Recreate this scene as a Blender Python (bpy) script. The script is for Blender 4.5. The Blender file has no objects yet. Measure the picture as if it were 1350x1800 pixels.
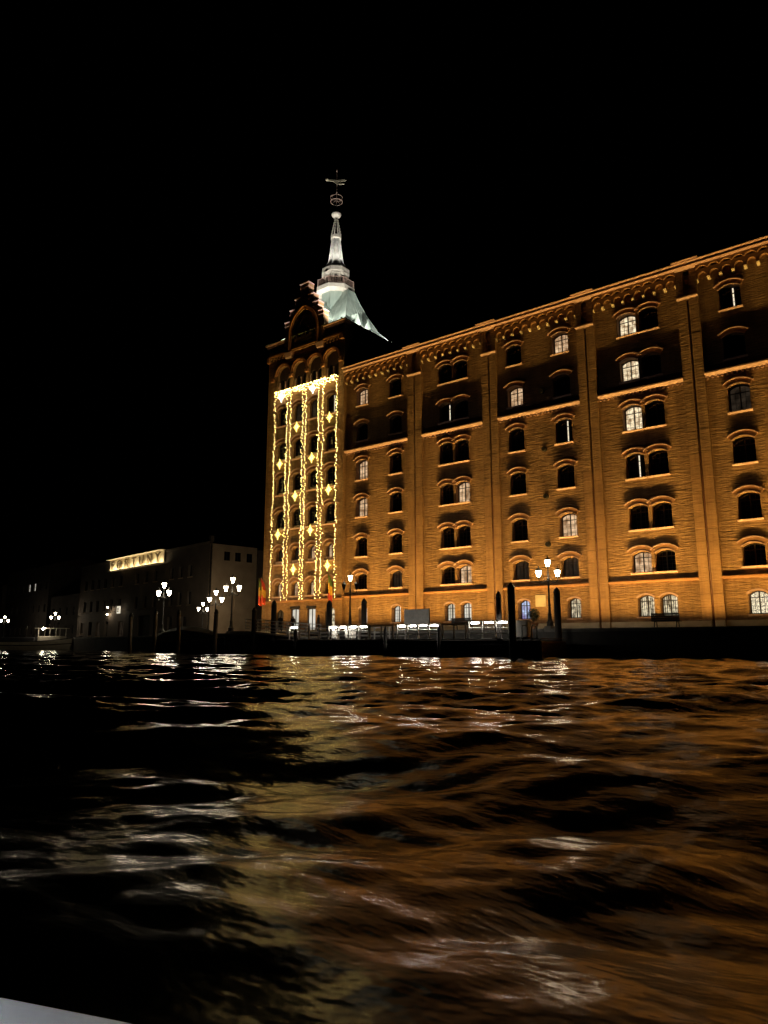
import bpy, bmesh, math, random
import numpy as np
from mathutils import Vector, Matrix
from mathutils.geometry import tessellate_polygon
R = math.radians
PI = math.pi
random.seed(7)
rng = np.random.default_rng(7)
scene = bpy.context.scene
col = scene.collection

# ------------------------------------------------------------------ camera, sky, exposure
# Units are metres. The camera eye is the origin; the water surface lies 0.9 m below it.
WATER = -0.9
QUAY = 1.04
cam_d = bpy.data.cameras.new('camera')
cam = bpy.data.objects.new('camera', cam_d); col.objects.link(cam)
cam_d.sensor_fit = 'VERTICAL'; cam_d.sensor_height = 36.0; cam_d.lens = 25.13
cam_d.clip_start = 0.05; cam_d.clip_end = 2000
cam.location = (0, 0, 0)
cam.rotation_euler = (R(90 + 10.456), 0, R(38.03))
scene.camera = cam

world = bpy.data.worlds.new('World'); scene.world = world; world.use_nodes = True
wn = world.node_tree
sky = wn.nodes.new('ShaderNodeTexSky'); sky.sky_type = 'NISHITA'; sky.sun_disc = False
sky.sun_elevation = R(-6); sky.sun_rotation = R(200)
wn.links.new(sky.outputs[0], wn.nodes['Background'].inputs[0])
wn.nodes['Background'].inputs[1].default_value = 0.01

scene.view_settings.view_transform = 'Standard'
scene.view_settings.look = 'None'
scene.view_settings.exposure = 0.0
scene.view_settings.gamma = 1.0
scene.view_settings.use_curve_mapping = False
scene.render.engine = 'CYCLES'
cy = scene.cycles
cy.use_denoising = True
cy.max_bounces = 6; cy.diffuse_bounces = 3; cy.glossy_bounces = 4; cy.transmission_bounces = 3; cy.transparent_max_bounces = 6
cy.sample_clamp_indirect = 6.0
cy.caustics_reflective = False; cy.caustics_refractive = False
try: cy.use_light_tree = True
except Exception: pass

FLOOD = (1.0, 0.585, 0.13)        # assumed amber floodlights at the foot of the mill
P_FLOOD = 505.0                  # watts for each facade floodlight
P_SPIRE = 1350.0

# ------------------------------------------------------------------ materials
MATS = {}
class NT:
    def __init__(s, name):
        s.m = bpy.data.materials.new(name); s.m.use_nodes = True
        s.t = s.m.node_tree; s.b = s.t.nodes['Principled BSDF']
    def n(s, typ, **kw):
        nd = s.t.nodes.new(typ)
        for k, v in kw.items():
            if k.startswith('i_'):
                key = k[2:]; key = int(key) if key.isdigit() else key
                nd.inputs[key].default_value = v
            else: setattr(nd, k, v)
        return nd
    def l(s, a, b): s.t.links.new(a, b)
def put(m, key): MATS[key] = m; return m
def coords(t, sx, sy, sz):
    g = t.n('ShaderNodeNewGeometry'); v = t.n('ShaderNodeVectorMath', operation='MULTIPLY')
    v.inputs[1].default_value = (sx, sy, sz); t.l(g.outputs['Position'], v.inputs[0]); return v.outputs[0]
def ramp(t, fac, c0, c1, p0=0.0, p1=1.0):
    r = t.n('ShaderNodeValToRGB'); r.color_ramp.elements[0].color = (*c0, 1); r.color_ramp.elements[1].color = (*c1, 1)
    r.color_ramp.elements[0].position = p0; r.color_ramp.elements[1].position = p1
    t.l(fac, r.inputs[0]); return r.outputs[0]
def simple(key, c0, c1=None, rough=0.7, scale=3.0, bump=0.0, metal=0.0, stretch=(1, 1, 1), bscale=None):
    t = NT(key); c1 = c1 or tuple(x * 0.7 for x in c0)
    nz = t.n('ShaderNodeTexNoise', i_Scale=scale, i_Detail=5.0, i_Roughness=0.6)
    t.l(coords(t, *stretch), nz.inputs['Vector'])
    t.l(ramp(t, nz.outputs[0], c1, c0, 0.32, 0.68), t.b.inputs['Base Color'])
    t.b.inputs['Roughness'].default_value = rough; t.b.inputs['Metallic'].default_value = metal
    if bump:
        nb = nz
        if bscale:
            nb = t.n('ShaderNodeTexNoise', i_Scale=bscale, i_Detail=4.0); t.l(coords(t, *stretch), nb.inputs['Vector'])
        bp = t.n('ShaderNodeBump', i_Strength=1.0, i_Distance=bump); t.l(nb.outputs[0], bp.inputs['Height'])
        t.l(bp.outputs[0], t.b.inputs['Normal'])
    return put(t.m, key)
def emit(key, c, strength, base=(0.5, 0.5, 0.5)):
    t = NT(key); t.b.inputs['Base Color'].default_value = (*base, 1)
    t.b.inputs['Emission Color'].default_value = (*c, 1); t.b.inputs['Emission Strength'].default_value = strength
    return put(t.m, key)
def brick(key, ca, cb, cm, rough_d, fine_d):
    t = NT(key)
    g = t.n('ShaderNodeNewGeometry'); sp = t.n('ShaderNodeSeparateXYZ'); t.l(g.outputs['Position'], sp.inputs[0])
    ad = t.n('ShaderNodeMath', operation='ADD'); t.l(sp.outputs[0], ad.inputs[0]); t.l(sp.outputs[1], ad.inputs[1])
    cb_ = t.n('ShaderNodeCombineXYZ'); t.l(ad.outputs[0], cb_.inputs[0]); t.l(sp.outputs[2], cb_.inputs[1])
    br = t.n('ShaderNodeTexBrick', i_Scale=1.0); br.offset = 0.5
    br.inputs['Brick Width'].default_value = 0.29; br.inputs['Row Height'].default_value = 0.085
    br.inputs['Mortar Size'].default_value = 0.009; br.inputs['Mortar Smooth'].default_value = 0.3
    br.inputs['Color1'].default_value = (*ca, 1); br.inputs['Color2'].default_value = (*cb, 1); br.inputs['Mortar'].default_value = (*cm, 1)
    t.l(cb_.outputs[0], br.inputs['Vector'])
    # broad weathering
    nz = t.n('ShaderNodeTexNoise', i_Scale=0.45, i_Detail=6.0, i_Roughness=0.65); t.l(g.outputs['Position'], nz.inputs['Vector'])
    mx = t.n('ShaderNodeMixRGB', blend_type='MULTIPLY', i_Fac=0.75)
    t.l(br.outputs['Color'], mx.inputs[1]); t.l(ramp(t, nz.outputs[0], (0.62, 0.58, 0.55), (1.12, 1.08, 1.05), 0.3, 0.7), mx.inputs[2])
    # rain streaks and patched areas
    n3 = t.n('ShaderNodeTexNoise', i_Scale=1.0, i_Detail=5.0, i_Roughness=0.7); t.l(coords(t, 1.1, 1.1, 0.16), n3.inputs['Vector'])
    m3 = t.n('ShaderNodeMixRGB', blend_type='MULTIPLY', i_Fac=0.8); t.l(mx.outputs[0], m3.inputs[1])
    t.l(ramp(t, n3.outputs[0], (0.60, 0.55, 0.52), (1.12, 1.10, 1.08), 0.34, 0.62), m3.inputs[2])
    t.l(m3.outputs[0], t.b.inputs['Base Color']); t.b.inputs['Roughness'].default_value = 0.85
    # uneven courses: long low ripples along each course
    n2 = t.n('ShaderNodeTexNoise', i_Scale=1.0, i_Detail=4.0, i_Roughness=0.62, i_Distortion=0.35)
    t.l(coords(t, 1.0, 1.0, 7.2), n2.inputs['Vector'])
    b1 = t.n('ShaderNodeBump', i_Strength=1.0, i_Distance=rough_d); t.l(n2.outputs[0], b1.inputs['Height'])
    b2 = t.n('ShaderNodeBump', i_Strength=0.8, i_Distance=fine_d); b2.invert = True
    t.l(br.outputs['Fac'], b2.inputs['Height']); t.l(b1.outputs[0], b2.inputs['Normal'])
    t.l(b2.outputs[0], t.b.inputs['Normal'])
    return put(t.m, key)
brick('brick', (0.40, 0.235, 0.115), (0.30, 0.165, 0.08), (0.27, 0.19, 0.12), 0.17, 0.012)
brick('brick_smooth', (0.40, 0.225, 0.11), (0.34, 0.19, 0.09), (0.30, 0.20, 0.12), 0.05, 0.005)
simple('terracotta', (0.46, 0.22, 0.10), (0.36, 0.16, 0.07), 0.75, 1.4, 0.01)
simple('trim_stone', (0.46, 0.29, 0.26), (0.36, 0.22, 0.19), 0.7, 2.5, 0.008)
simple('plinth_stone', (0.60, 0.50, 0.36), (0.45, 0.36, 0.25), 0.7, 1.2, 0.01)
simple('downpipe', (0.10, 0.03, 0.015), (0.07, 0.02, 0.01), 0.5)
simple('frame_dark', (0.014, 0.009, 0.006), rough=0.5)
simple('hood_brick_and_shade', (0.27, 0.14, 0.065), (0.21, 0.105, 0.05), 0.75, 1.4, 0.01)  # own dark brick on hoods; on corbel plates, shade put into the colour
simple('roof_tile_and_shade', (0.10, 0.06, 0.045), rough=0.8)  # true tile on roofs; on loggia arches the colour stands in for shade
simple('copper', (0.38, 0.45, 0.40), (0.22, 0.30, 0.265), 0.6, 0.9, 0.02, stretch=(1.6, 1.6, 0.35), bscale=2.5)
simple('lead', (0.64, 0.64, 0.61), (0.44, 0.44, 0.42), 0.55, 3.0, 0.015)
simple('pale_stone', (0.70, 0.66, 0.58), (0.55, 0.51, 0.44), 0.65, 2.0, 0.006)
simple('rust_metal', (0.42, 0.29, 0.24), (0.27, 0.18, 0.145), 0.6)
simple('gilt', (0.75, 0.68, 0.52), (0.60, 0.53, 0.38), 0.4)
simple('quay_stone', (0.055, 0.05, 0.043), (0.028, 0.026, 0.023), 0.75, 0.8, 0.02)
simple('coping_stone', (0.16, 0.15, 0.13), (0.09, 0.085, 0.075), 0.7, 1.3, 0.01)
simple('black_iron', (0.018, 0.017, 0.016), rough=0.45)
simple('black_hull', (0.010, 0.010, 0.011), rough=0.5)
simple('white_paint', (0.72, 0.70, 0.66), (0.55, 0.53, 0.49), 0.4, 4.0)
simple('grey_paint', (0.30, 0.29, 0.27), (0.22, 0.21, 0.20), 0.5, 4.0)
simple('deck_board', (0.16, 0.14, 0.12), (0.09, 0.08, 0.07), 0.7, 3.0)
simple('mooring_wood', (0.030, 0.024, 0.020), (0.014, 0.012, 0.011), 0.8, 2.0, 0.02, stretch=(4, 4, 0.5))
simple('pale_wood', (0.17, 0.145, 0.12), (0.08, 0.07, 0.06), 0.8, 2.0, 0.02, stretch=(4, 4, 0.5))
simple('factory_wall', (0.12, 0.09, 0.065), (0.075, 0.055, 0.04), 0.85, 0.5, 0.02)
simple('stucco', (0.52, 0.38, 0.24), (0.40, 0.28, 0.17), 0.85, 0.5, 0.02)
simple('far_wall', (0.10, 0.085, 0.075), (0.06, 0.05, 0.045), 0.9, 0.5)
simple('sign_board', (0.80, 0.70, 0.48), (0.72, 0.62, 0.41), 0.6, 1.2)
simple('letter_paint', (0.22, 0.16, 0.09), (0.16, 0.115, 0.06), 0.55, 2.0)
simple('leaf', (0.045, 0.075, 0.03), (0.02, 0.035, 0.015), 0.6, 6.0)
simple('boat_white', (0.70, 0.66, 0.56), (0.55, 0.50, 0.42), 0.35, 1.5)
simple('tarp', (0.05, 0.05, 0.055), rough=0.6, bump=0.05, scale=2.0)
simple('cloth_green', (0.09, 0.16, 0.04), rough=0.8); simple('cloth_yellow', (0.62, 0.36, 0.05), rough=0.8); simple('cloth_red', (0.45, 0.04, 0.025), rough=0.8)
simple('coat_dark', (0.022, 0.022, 0.028), rough=0.85); simple('coat_grey', (0.16, 0.145, 0.13), rough=0.85)
simple('skin', (0.45, 0.28, 0.20), (0.40, 0.24, 0.17), 0.5); simple('hair', (0.02, 0.014, 0.01), rough=0.6)
simple('gelcoat', (0.78, 0.80, 0.82), (0.70, 0.72, 0.74), 0.3, 8.0)
emit('lantern_glass', (1.0, 0.82, 0.54), 50.0)
emit('lantern_glass_far', (1.0, 0.84, 0.60), 60.0)
emit('led', (1.0, 0.93, 0.80), 80.0)
emit('sign_tube', (1.0, 0.80, 0.48), 1.6)
emit('bulb', (1.0, 0.72, 0.22), 54.0)
emit('star_tube', (1.0, 0.80, 0.17), 4.2)
emit('star_tube_white', (1.0, 0.93, 0.66), 6.0)
emit('flood_lens', (1.0, 0.62, 0.22), 6.0)
emit('green_lamp', (0.1, 1.0, 0.65), 20.0); emit('blue_lamp', (0.10, 0.14, 1.0), 1.2)
emit('box_sign', (1.0, 0.90, 0.68), 0.8)
emit('statue_glow', (1.0, 0.85, 0.55), 2.2)
# unlit glazing
t = NT('pane_dark'); t.b.inputs['Base Color'].default_value = (0.012, 0.010, 0.009, 1); t.b.inputs['Roughness'].default_value = 0.12
t.b.inputs['IOR'].default_value = 1.45; put(t.m, 'pane_dark')
def lit_pane(key, c_hi, c_lo, strength, fold=9.0, nscale=1.6, split=None):
    """a lit room seen through the glazing: drawn curtains, lamps and darker furniture"""
    t = NT(key); t.b.inputs['Base Color'].default_value = (0.05, 0.045, 0.04, 1); t.b.inputs['Roughness'].default_value = 0.15
    oi = t.n('ShaderNodeObjectInfo'); tc = t.n('ShaderNodeTexCoord')
    ad = t.n('ShaderNodeVectorMath', operation='ADD'); t.l(tc.outputs['Object'], ad.inputs[0])
    sc = t.n('ShaderNodeVectorMath', operation='SCALE'); sc.inputs['Scale'].default_value = 37.0
    cx = t.n('ShaderNodeCombineXYZ'); t.l(oi.outputs['Random'], cx.inputs[0]); t.l(oi.outputs['Random'], cx.inputs[2])
    t.l(cx.outputs[0], sc.inputs[0]); t.l(sc.outputs[0], ad.inputs[1])
    nz = t.n('ShaderNodeTexNoise', i_Scale=nscale, i_Detail=3.0); t.l(ad.outputs[0], nz.inputs['Vector'])
    wv = t.n('ShaderNodeTexWave', i_Scale=fold, i_Distortion=2.0, i_Detail=2.0); wv.bands_direction = 'X'; t.l(ad.outputs[0], wv.inputs['Vector'])
    mm = t.n('ShaderNodeMath', operation='MULTIPLY_ADD'); t.l(wv.outputs['Fac'], mm.inputs[0]); mm.inputs[1].default_value = 0.22; t.l(nz.outputs[0], mm.inputs[2])
    t.l(ramp(t, mm.outputs[0], c_lo, c_hi, 0.46, 0.80), t.b.inputs['Emission Color'])
    t.b.inputs['Emission Strength'].default_value = strength
    return put(t.m, key)
lit_pane('pane_warm', (1.0, 0.68, 0.40), (0.26, 0.13, 0.055), 1.0, fold=4.0, nscale=2.4)
lit_pane('pane_bright', (1.0, 0.84, 0.55), (0.22, 0.12, 0.05), 1.35, fold=3.0, nscale=3.2)
lit_pane('pane_white', (1.0, 0.96, 0.84), (0.62, 0.58, 0.46), 0.80, fold=12.0, nscale=1.0)
lit_pane('pane_dim', (0.10, 0.07, 0.045), (0.02, 0.014, 0.009), 0.30)
lit_pane('pane_blue', (0.55, 0.75, 1.0), (0.16, 0.12, 0.30), 1.1, fold=3.0, nscale=2.6)
lit_pane('pane_room', (1.0, 0.86, 0.58), (0.012, 0.010, 0.006), 0.95, fold=2.0, nscale=3.4)
lit_pane('pane_fairy', (1.0, 0.86, 0.58), (0.008, 0.005, 0.004), 1.6, fold=16.0, nscale=11.0)
t = NT('pane_sliver'); t.b.inputs['Base Color'].default_value = (0.012, 0.010, 0.009, 1); t.b.inputs['Roughness'].default_value = 0.12
tc = t.n('ShaderNodeTexCoord'); sx = t.n('ShaderNodeSeparateXYZ'); t.l(tc.outputs['Object'], sx.inputs[0])
a1 = t.n('ShaderNodeMath', operation='SUBTRACT', i_1=0.16); t.l(sx.outputs[0], a1.inputs[0]); a2 = t.n('ShaderNodeMath', operation='ABSOLUTE'); t.l(a1.outputs[0], a2.inputs[0])
a3 = t.n('ShaderNodeMath', operation='LESS_THAN', i_1=0.05); t.l(a2.outputs[0], a3.inputs[0])   # a gap between drawn curtains
t.b.inputs['Emission Color'].default_value = (1.0, 0.85, 0.6, 1); t.l(a3.outputs[0], t.b.inputs['Emission Strength']); put(t.m, 'pane_sliver')
# water
t = NT('water'); t.b.inputs['Base Color'].default_value = (0.004, 0.006, 0.006, 1); t.b.inputs['IOR'].default_value = 1.333
n1 = t.n('ShaderNodeTexNoise', i_Scale=1.0, i_Detail=3.0, i_Roughness=0.5); t.l(coords(t, 3.0, 4.6, 3.0), n1.inputs['Vector'])
bp = t.n('ShaderNodeBump', i_Strength=1.0, i_Distance=0.022); t.l(n1.outputs[0], bp.inputs['Height']); t.l(bp.outputs[0], t.b.inputs['Normal'])
# the taxi's wash churns the water into fine chop for some 20 m on either side of its track (too fine to model)
g_ = t.n('ShaderNodeNewGeometry'); dt = t.n('ShaderNodeVectorMath', operation='DOT_PRODUCT'); dt.inputs[1].default_value = (-0.333, 0.943, 0.0); t.l(g_.outputs['Position'], dt.inputs[0])
n2 = t.n('ShaderNodeTexNoise', i_Scale=0.16, i_Detail=2.0); t.l(g_.outputs['Position'], n2.inputs['Vector'])
ad = t.n('ShaderNodeMath', operation='MULTIPLY_ADD', i_1=14.0); t.l(n2.outputs[0], ad.inputs[0]); t.l(dt.outputs['Value'], ad.inputs[2])
mr = t.n('ShaderNodeMapRange'); mr.interpolation_type = 'SMOOTHSTEP'; mr.inputs['From Min'].default_value = 9.0; mr.inputs['From Max'].default_value = 27.0; mr.inputs['To Min'].default_value = 0.20; mr.inputs['To Max'].default_value = 0.05
t.l(ad.outputs[0], mr.inputs['Value']); t.l(mr.outputs[0], t.b.inputs['Roughness'])
put(t.m, 'water')

# ------------------------------------------------------------------ mesh helpers
class MB:
    def __init__(s): s.v = []; s.f = []; s.mi = []; s.cur = 0
    def add(s, vs, fs):
        o = len(s.v); s.v += [tuple(p) for p in vs]; s.f += [tuple(i + o for i in f) for f in fs]; s.mi += [s.cur] * len(fs); return s
    def box(s, x0, x1, y0, y1, z0, z1):
        return s.add([(x0,y0,z0),(x1,y0,z0),(x1,y1,z0),(x0,y1,z0),(x0,y0,z1),(x1,y0,z1),(x1,y1,z1),(x0,y1,z1)],
                     [(3,2,1,0),(4,5,6,7),(0,1,5,4),(1,2,6,5),(2,3,7,6),(3,0,4,7)])
    def bbox(s, x0, x1, y0, y1, z0, z1, b=0.02):
        """box with chamfered vertical and horizontal edges"""
        bm = bmesh.new(); bmesh.ops.create_cube(bm, size=1.0)
        for v in bm.verts: v.co = ((x0+x1)/2 + v.co.x*(x1-x0), (y0+y1)/2 + v.co.y*(y1-y0), (z0+z1)/2 + v.co.z*(z1-z0))
        bmesh.ops.bevel(bm, geom=bm.edges[:], offset=b, segments=1, affect='EDGES')
        bm.verts.index_update(); s.add([v.co[:] for v in bm.verts], [[v.index for v in f.verts] for f in bm.faces]); bm.free(); return s
    def plate(s, outer, holes, y0, y1, back=True):
        """flat plate in x-z with holes, front at y0 (towards the water), back at y1"""
        loops = [outer] + list(holes)
        flat = [p for lp in loops for p in lp]; n = len(flat)
        tris = tessellate_polygon([[Vector((p[0], p[1], 0)) for p in lp] for lp in loops])
        fs = []
        for a, b, c in tris:
            pa, pb, pc = flat[a], flat[b], flat[c]
            cr = (pb[0]-pa[0])*(pc[1]-pa[1]) - (pb[1]-pa[1])*(pc[0]-pa[0])
            if abs(cr) < 1e-9: continue
            if cr < 0: a, b, c = a, c, b
            fs.append((a, b, c))
            if back: fs.append((n+c, n+b, n+a))
        o = 0
        for k, lp in enumerate(loops):
            m = len(lp); area = sum(lp[i][0]*lp[(i+1)%m][1] - lp[(i+1)%m][0]*lp[i][1] for i in range(m))
            ccw = area > 0
            for i in range(m):
                a, b = o+i, o+(i+1)%m
                q = (a, n+a, n+b, b)
                if (k == 0) == ccw: q = q[::-1]
                fs.append(q)
            o += m
        return s.add([(p[0], y0, p[1]) for p in flat] + [(p[0], y1, p[1]) for p in flat], fs)
    def ledge(s, x0, x1, proj, z0, z1, y1=0.05):
        """moulded ledge: flat top, short fascia, splayed underside"""
        h = z1-z0; pr = [(y1, z1), (-proj, z1), (-proj, z1-0.34*h), (-proj*0.86, z1-0.44*h), (-proj*0.30, z0), (y1, z0)]; n = len(pr)
        return s.add([(x0, y, z) for y, z in pr] + [(x1, y, z) for y, z in pr], [tuple(range(n))[::-1], tuple(range(n, 2*n))] + [(k, (k+1) % n, n+(k+1) % n, n+k) for k in range(n)])
    def lathe(s, prof, n=12, c=(0,0), rot=0.0, close=True):
        vs = []; fs = []
        for r, z in prof:
            for k in range(n):
                a = rot + 2*PI*k/n; vs.append((c[0]+r*math.cos(a), c[1]+r*math.sin(a), z))
        for i in range(len(prof)-1):
            for k in range(n):
                fs.append((i*n+k, i*n+(k+1)%n, (i+1)*n+(k+1)%n, (i+1)*n+k))
        if close:
            fs.append(tuple(range(n))[::-1]); m = (len(prof)-1)*n; fs.append(tuple(range(m, m+n)))
        return s.add(vs, fs)
    def tube(s, pts, r, n=6):
        pts = [Vector(p) for p in pts]; vs = []; fs = []
        rs = r if isinstance(r, (list, tuple)) else [r]*len(pts)
        up = Vector((0, 0, 1)); last = None
        for i, p in enumerate(pts):
            d = (pts[min(i+1, len(pts)-1)] - pts[max(i-1, 0)]).normalized()
            if last is None: x = d.cross(up if abs(d.z) < 0.9 else Vector((1, 0, 0))).normalized()
            else: x = (last - d*last.dot(d)).normalized()
            last = x; y = d.cross(x)
            for k in range(n):
                a = 2*PI*k/n; vs.append(p + (x*math.cos(a) + y*math.sin(a))*rs[i])
        for i in range(len(pts)-1):
            for k in range(n): fs.append((i*n+k, i*n+(k+1)%n, (i+1)*n+(k+1)%n, (i+1)*n+k))
        fs.append(tuple(range(n))[::-1]); m = (len(pts)-1)*n; fs.append(tuple(range(m, m+n)))
        return s.add(vs, fs)
    def ball(s, c, r, n=8, m=5, sz=1.0):
        prof = [(max(0.001, r*math.sin(PI*i/m)), c[2]-r*sz*math.cos(PI*i/m)) for i in range(m+1)]
        return s.lathe(prof, n, (c[0], c[1]), close=False)
    def mesh(s, name, mats, smooth=False):
        me = bpy.data.meshes.new(name); me.from_pydata(s.v, [], s.f)
        for m in (mats if isinstance(mats, (list, tuple)) else [mats]): me.materials.append(MATS[m])
        if any(s.mi): me.polygons.foreach_set('material_index', s.mi)
        if smooth: me.polygons.foreach_set('use_smooth', [True]*len(me.polygons))
        me.update(); return me
WLOC = {}
def place(name, data, parent=None, loc=(0, 0, 0)):
    """link an object whose world position is loc; parents built this way are unrotated"""
    o = bpy.data.objects.new(name, data); col.objects.link(o)
    base = WLOC.get(parent.name, (0, 0, 0)) if parent else (0, 0, 0)
    o.parent = parent
    o.location = tuple(loc[i]-base[i] for i in range(3)); WLOC[o.name] = tuple(loc)
    return o
def part(name, mb, mats, parent, loc=None, smooth=False):
    """a part whose mesh is written in its parent's local coordinates"""
    o = bpy.data.objects.new(name, mb.mesh(name, mats, smooth) if isinstance(mb, MB) else mb)
    col.objects.link(o); o.parent = parent
    if loc: o.location = loc
    return o
def tag(o, label, cat, group=None):
    o['label'] = label; o['category'] = cat
    if group: o['group'] = group
    return o
def thing(name, label, cat, loc=(0, 0, 0), rz=0.0, group=None, scale=1.0):
    o = bpy.data.objects.new(name, None); col.objects.link(o); o.empty_display_size = 0.2
    o.location = loc; o.rotation_euler = (0, 0, rz); o.scale = (scale,)*3; WLOC[o.name] = tuple(loc)
    return tag(o, label, cat, group)
def structure(o): o['kind'] = 'structure'; return o
def copy_tree(o, parent=None):
    c = o.copy(); col.objects.link(c); c.parent = parent
    for ch in list(o.children): copy_tree(ch, c)
    return c
def lamp(name, typ, parent, loc, aim, energy, color, **kw):
    d = bpy.data.lights.new(name, typ); d.energy = energy; d.color = color
    for k, v in kw.items(): setattr(d, k, v)
    o = bpy.data.objects.new(name, d); col.objects.link(o); o.parent = parent; o.location = loc
    o.rotation_euler = Vector(aim).to_track_quat('-Z', 'Y').to_euler()
    return o
def arch(w, h, rise, cx=0.0, z0=0.0, n=8):
    """opening outline, counter-clockwise from bottom left: straight jambs and a segmental head"""
    hw = w/2; rad = (hw*hw + rise*rise)/(2*rise); zc = z0 + h - rad; a = math.asin(min(1.0, hw/rad))
    if rise > hw - 1e-6: a = PI/2
    return [(cx-hw, z0), (cx+hw, z0)] + [(cx + rad*math.sin(a - 2*a*i/n), zc + rad*math.cos(a - 2*a*i/n)) for i in range(n+1)]
def arch_band(w, rise, ztop, t0, t1, cx=0.0, drop=0.0, n=10):
    """band between offsets t0 and t1 outside a segmental head of width w whose crown is at ztop"""
    hw = w/2; rad = (hw*hw + rise*rise)/(2*rise); zc = ztop - rad; a = math.asin(min(1.0, hw/rad))
    out = [(cx + (rad+t1)*math.sin(a-2*a*i/n), zc + (rad+t1)*math.cos(a-2*a*i/n)) for i in range(n+1)]
    inn = [(cx + (rad+t0)*math.sin(-a+2*a*i/n), zc + (rad+t0)*math.cos(-a+2*a*i/n)) for i in range(n+1)]
    if drop:
        out = [(out[0][0], out[0][1]-drop)] + out + [(out[-1][0], out[-1][1]-drop)]
        inn = [(inn[0][0], inn[0][1]-drop)] + inn + [(inn[-1][0], inn[-1][1]-drop)]
    return out + inn

# ------------------------------------------------------------------ water, quays
def build_water():
    rr = [0.35]
    while rr[-1] < 700: rr.append(rr[-1]*1.006 if rr[-1] < 130 else rr[-1]*1.06)
    rr = np.array(rr)
    head = R(90 + 38.03)
    fine = np.arange(-39, 39.01, 0.14); coarse = np.arange(43, 317.1, 4.0)
    ang = np.radians(np.concatenate([fine, coarse])) + head
    rg, ag = np.meshgrid(rr, ang, indexing='ij')
    x = rg*np.cos(ag); y = rg*np.sin(ag); z = np.zeros_like(x)
    g = np.random.default_rng(21)
    step = rg*0.006
    lam = np.exp(np.linspace(math.log(0.32), math.log(9.0), 72))
    for i, L in enumerate(lam):
        th = R(120) + g.normal(0, 0.55 if L < 2.5 else 0.35)
        k = 2*PI/L
        slope = 0.050 if L < 1.0 else (0.034 if L < 3 else 0.015)
        amp = slope/k*g.uniform(0.6, 1.3)
        ph = g.uniform(0, 2*PI)
        arg = k*(x*math.cos(th) + y*math.sin(th)) + ph
        arg += 0.5*np.sin(0.6*k*(-x*math.sin(th) + y*math.cos(th))*0.35 + ph*1.7)
        fade = np.clip((L/np.maximum(step, 1e-6) - 2.5)/3.0, 0, 1)
        if L < 1.3: fade = fade*np.clip(0.55 + 0.45*(rg-6.0)/9.0, 0.55, 1.0)   # churned flat in the wash
        # gusty patches
        z += amp*fade*(np.sin(arg) + 0.18*np.cos(2*arg))
    # the boat's own wash, long and steep close by
    for L, th, a in ((5.2, R(104), 0.036), (3.4, R(98), 0.022), (7.5, R(112), 0.040)):
        k = 2*PI/L; d = np.exp(-(rg/24.0)**2)
        z += a*d*np.sin(k*(x*math.cos(th) + y*math.sin(th)) + L)
    z *= np.clip((rg - 0.3)/3.0, 0.15, 1.0)
    z += WATER
    nr, na = x.shape
    V = np.stack([x, y, z], -1).reshape(-1, 3)
    i0 = np.arange(nr-1)[:, None]*na; j = np.arange(na)[None, :]; j2 = (j+1) % na
    F = np.stack([i0+j, i0+na+j, i0+na+j2, i0+j2], -1).reshape(-1, 4)
    # close the middle under the boat
    V = np.vstack([V, [[0, 0, WATER]]]); c = len(V)-1
    me = bpy.data.meshes.new('water')
    me.vertices.add(len(V)); me.vertices.foreach_set('co', V.astype(np.float32).ravel())
    tri = np.stack([np.full(na, c), np.arange(na), (np.arange(na)+1) % na], -1)
    loops = np.concatenate([F.ravel(), tri.ravel()]); starts = np.concatenate([np.arange(len(F))*4, len(F)*4 + np.arange(na)*3])
    me.loops.add(len(loops)); me.loops.foreach_set('vertex_index', loops.astype(np.int32))
    me.polygons.add(len(starts)); me.polygons.foreach_set('loop_start', starts.astype(np.int32))
    me.polygons.foreach_set('use_smooth', [True]*len(starts))
    me.update(calc_edges=True); me.validate()
    me.materials.append(MATS['water'])
    return structure(place('water', me))
build_water()

def coping(parent, p0, p1, w, ztop, n, off):
    """coping stones along a quay edge, each its own piece"""
    p0 = Vector(p0); p1 = Vector(p1); d = (p1-p0); L = d.length/n; d.normalize()
    m = MB(); m.bbox(0.008, L-0.008, -0.06, w, -0.24, 0.0, 0.02); me = m.mesh('coping_stone', 'coping_stone')
    for i in range(n):
        o = place('coping_stone', me, parent, (p0.x + d.x*L*i, p0.y + d.y*L*i, ztop + random.uniform(-0.006, 0.006)))
        o.rotation_euler = (0, 0, math.atan2(d.y, d.x))
m = MB(); m.box(-63.5, 70, 48.0, 120, -3.0, QUAY-0.02)
q = structure(place('quay', m.mesh('quay', 'quay_stone')))
coping(q, (-63.5, 48.0), (44.5, 48.0), 0.55, QUAY+0.03, 72, 0)
m = MB()
FQ = [(-74.5, 52.5), (-260, 80.0), (-260, 170), (-74.5, 170)]
m.add([(x, y, -3.0) for x, y in FQ] + [(x, y, QUAY-0.1) for x, y in FQ], [(0,1,5,4)[::-1], (1,2,6,5)[::-1], (2,3,7,6)[::-1], (3,0,4,7)[::-1], (4,5,6,7)[::-1], (0,1,2,3)])
q2 = structure(place('far_quay', m.mesh('far_quay', 'quay_stone')))
coping(q2, (-130, 60.73), (-74.5, 52.5), 0.5, QUAY-0.06, 30, 0)

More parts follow.
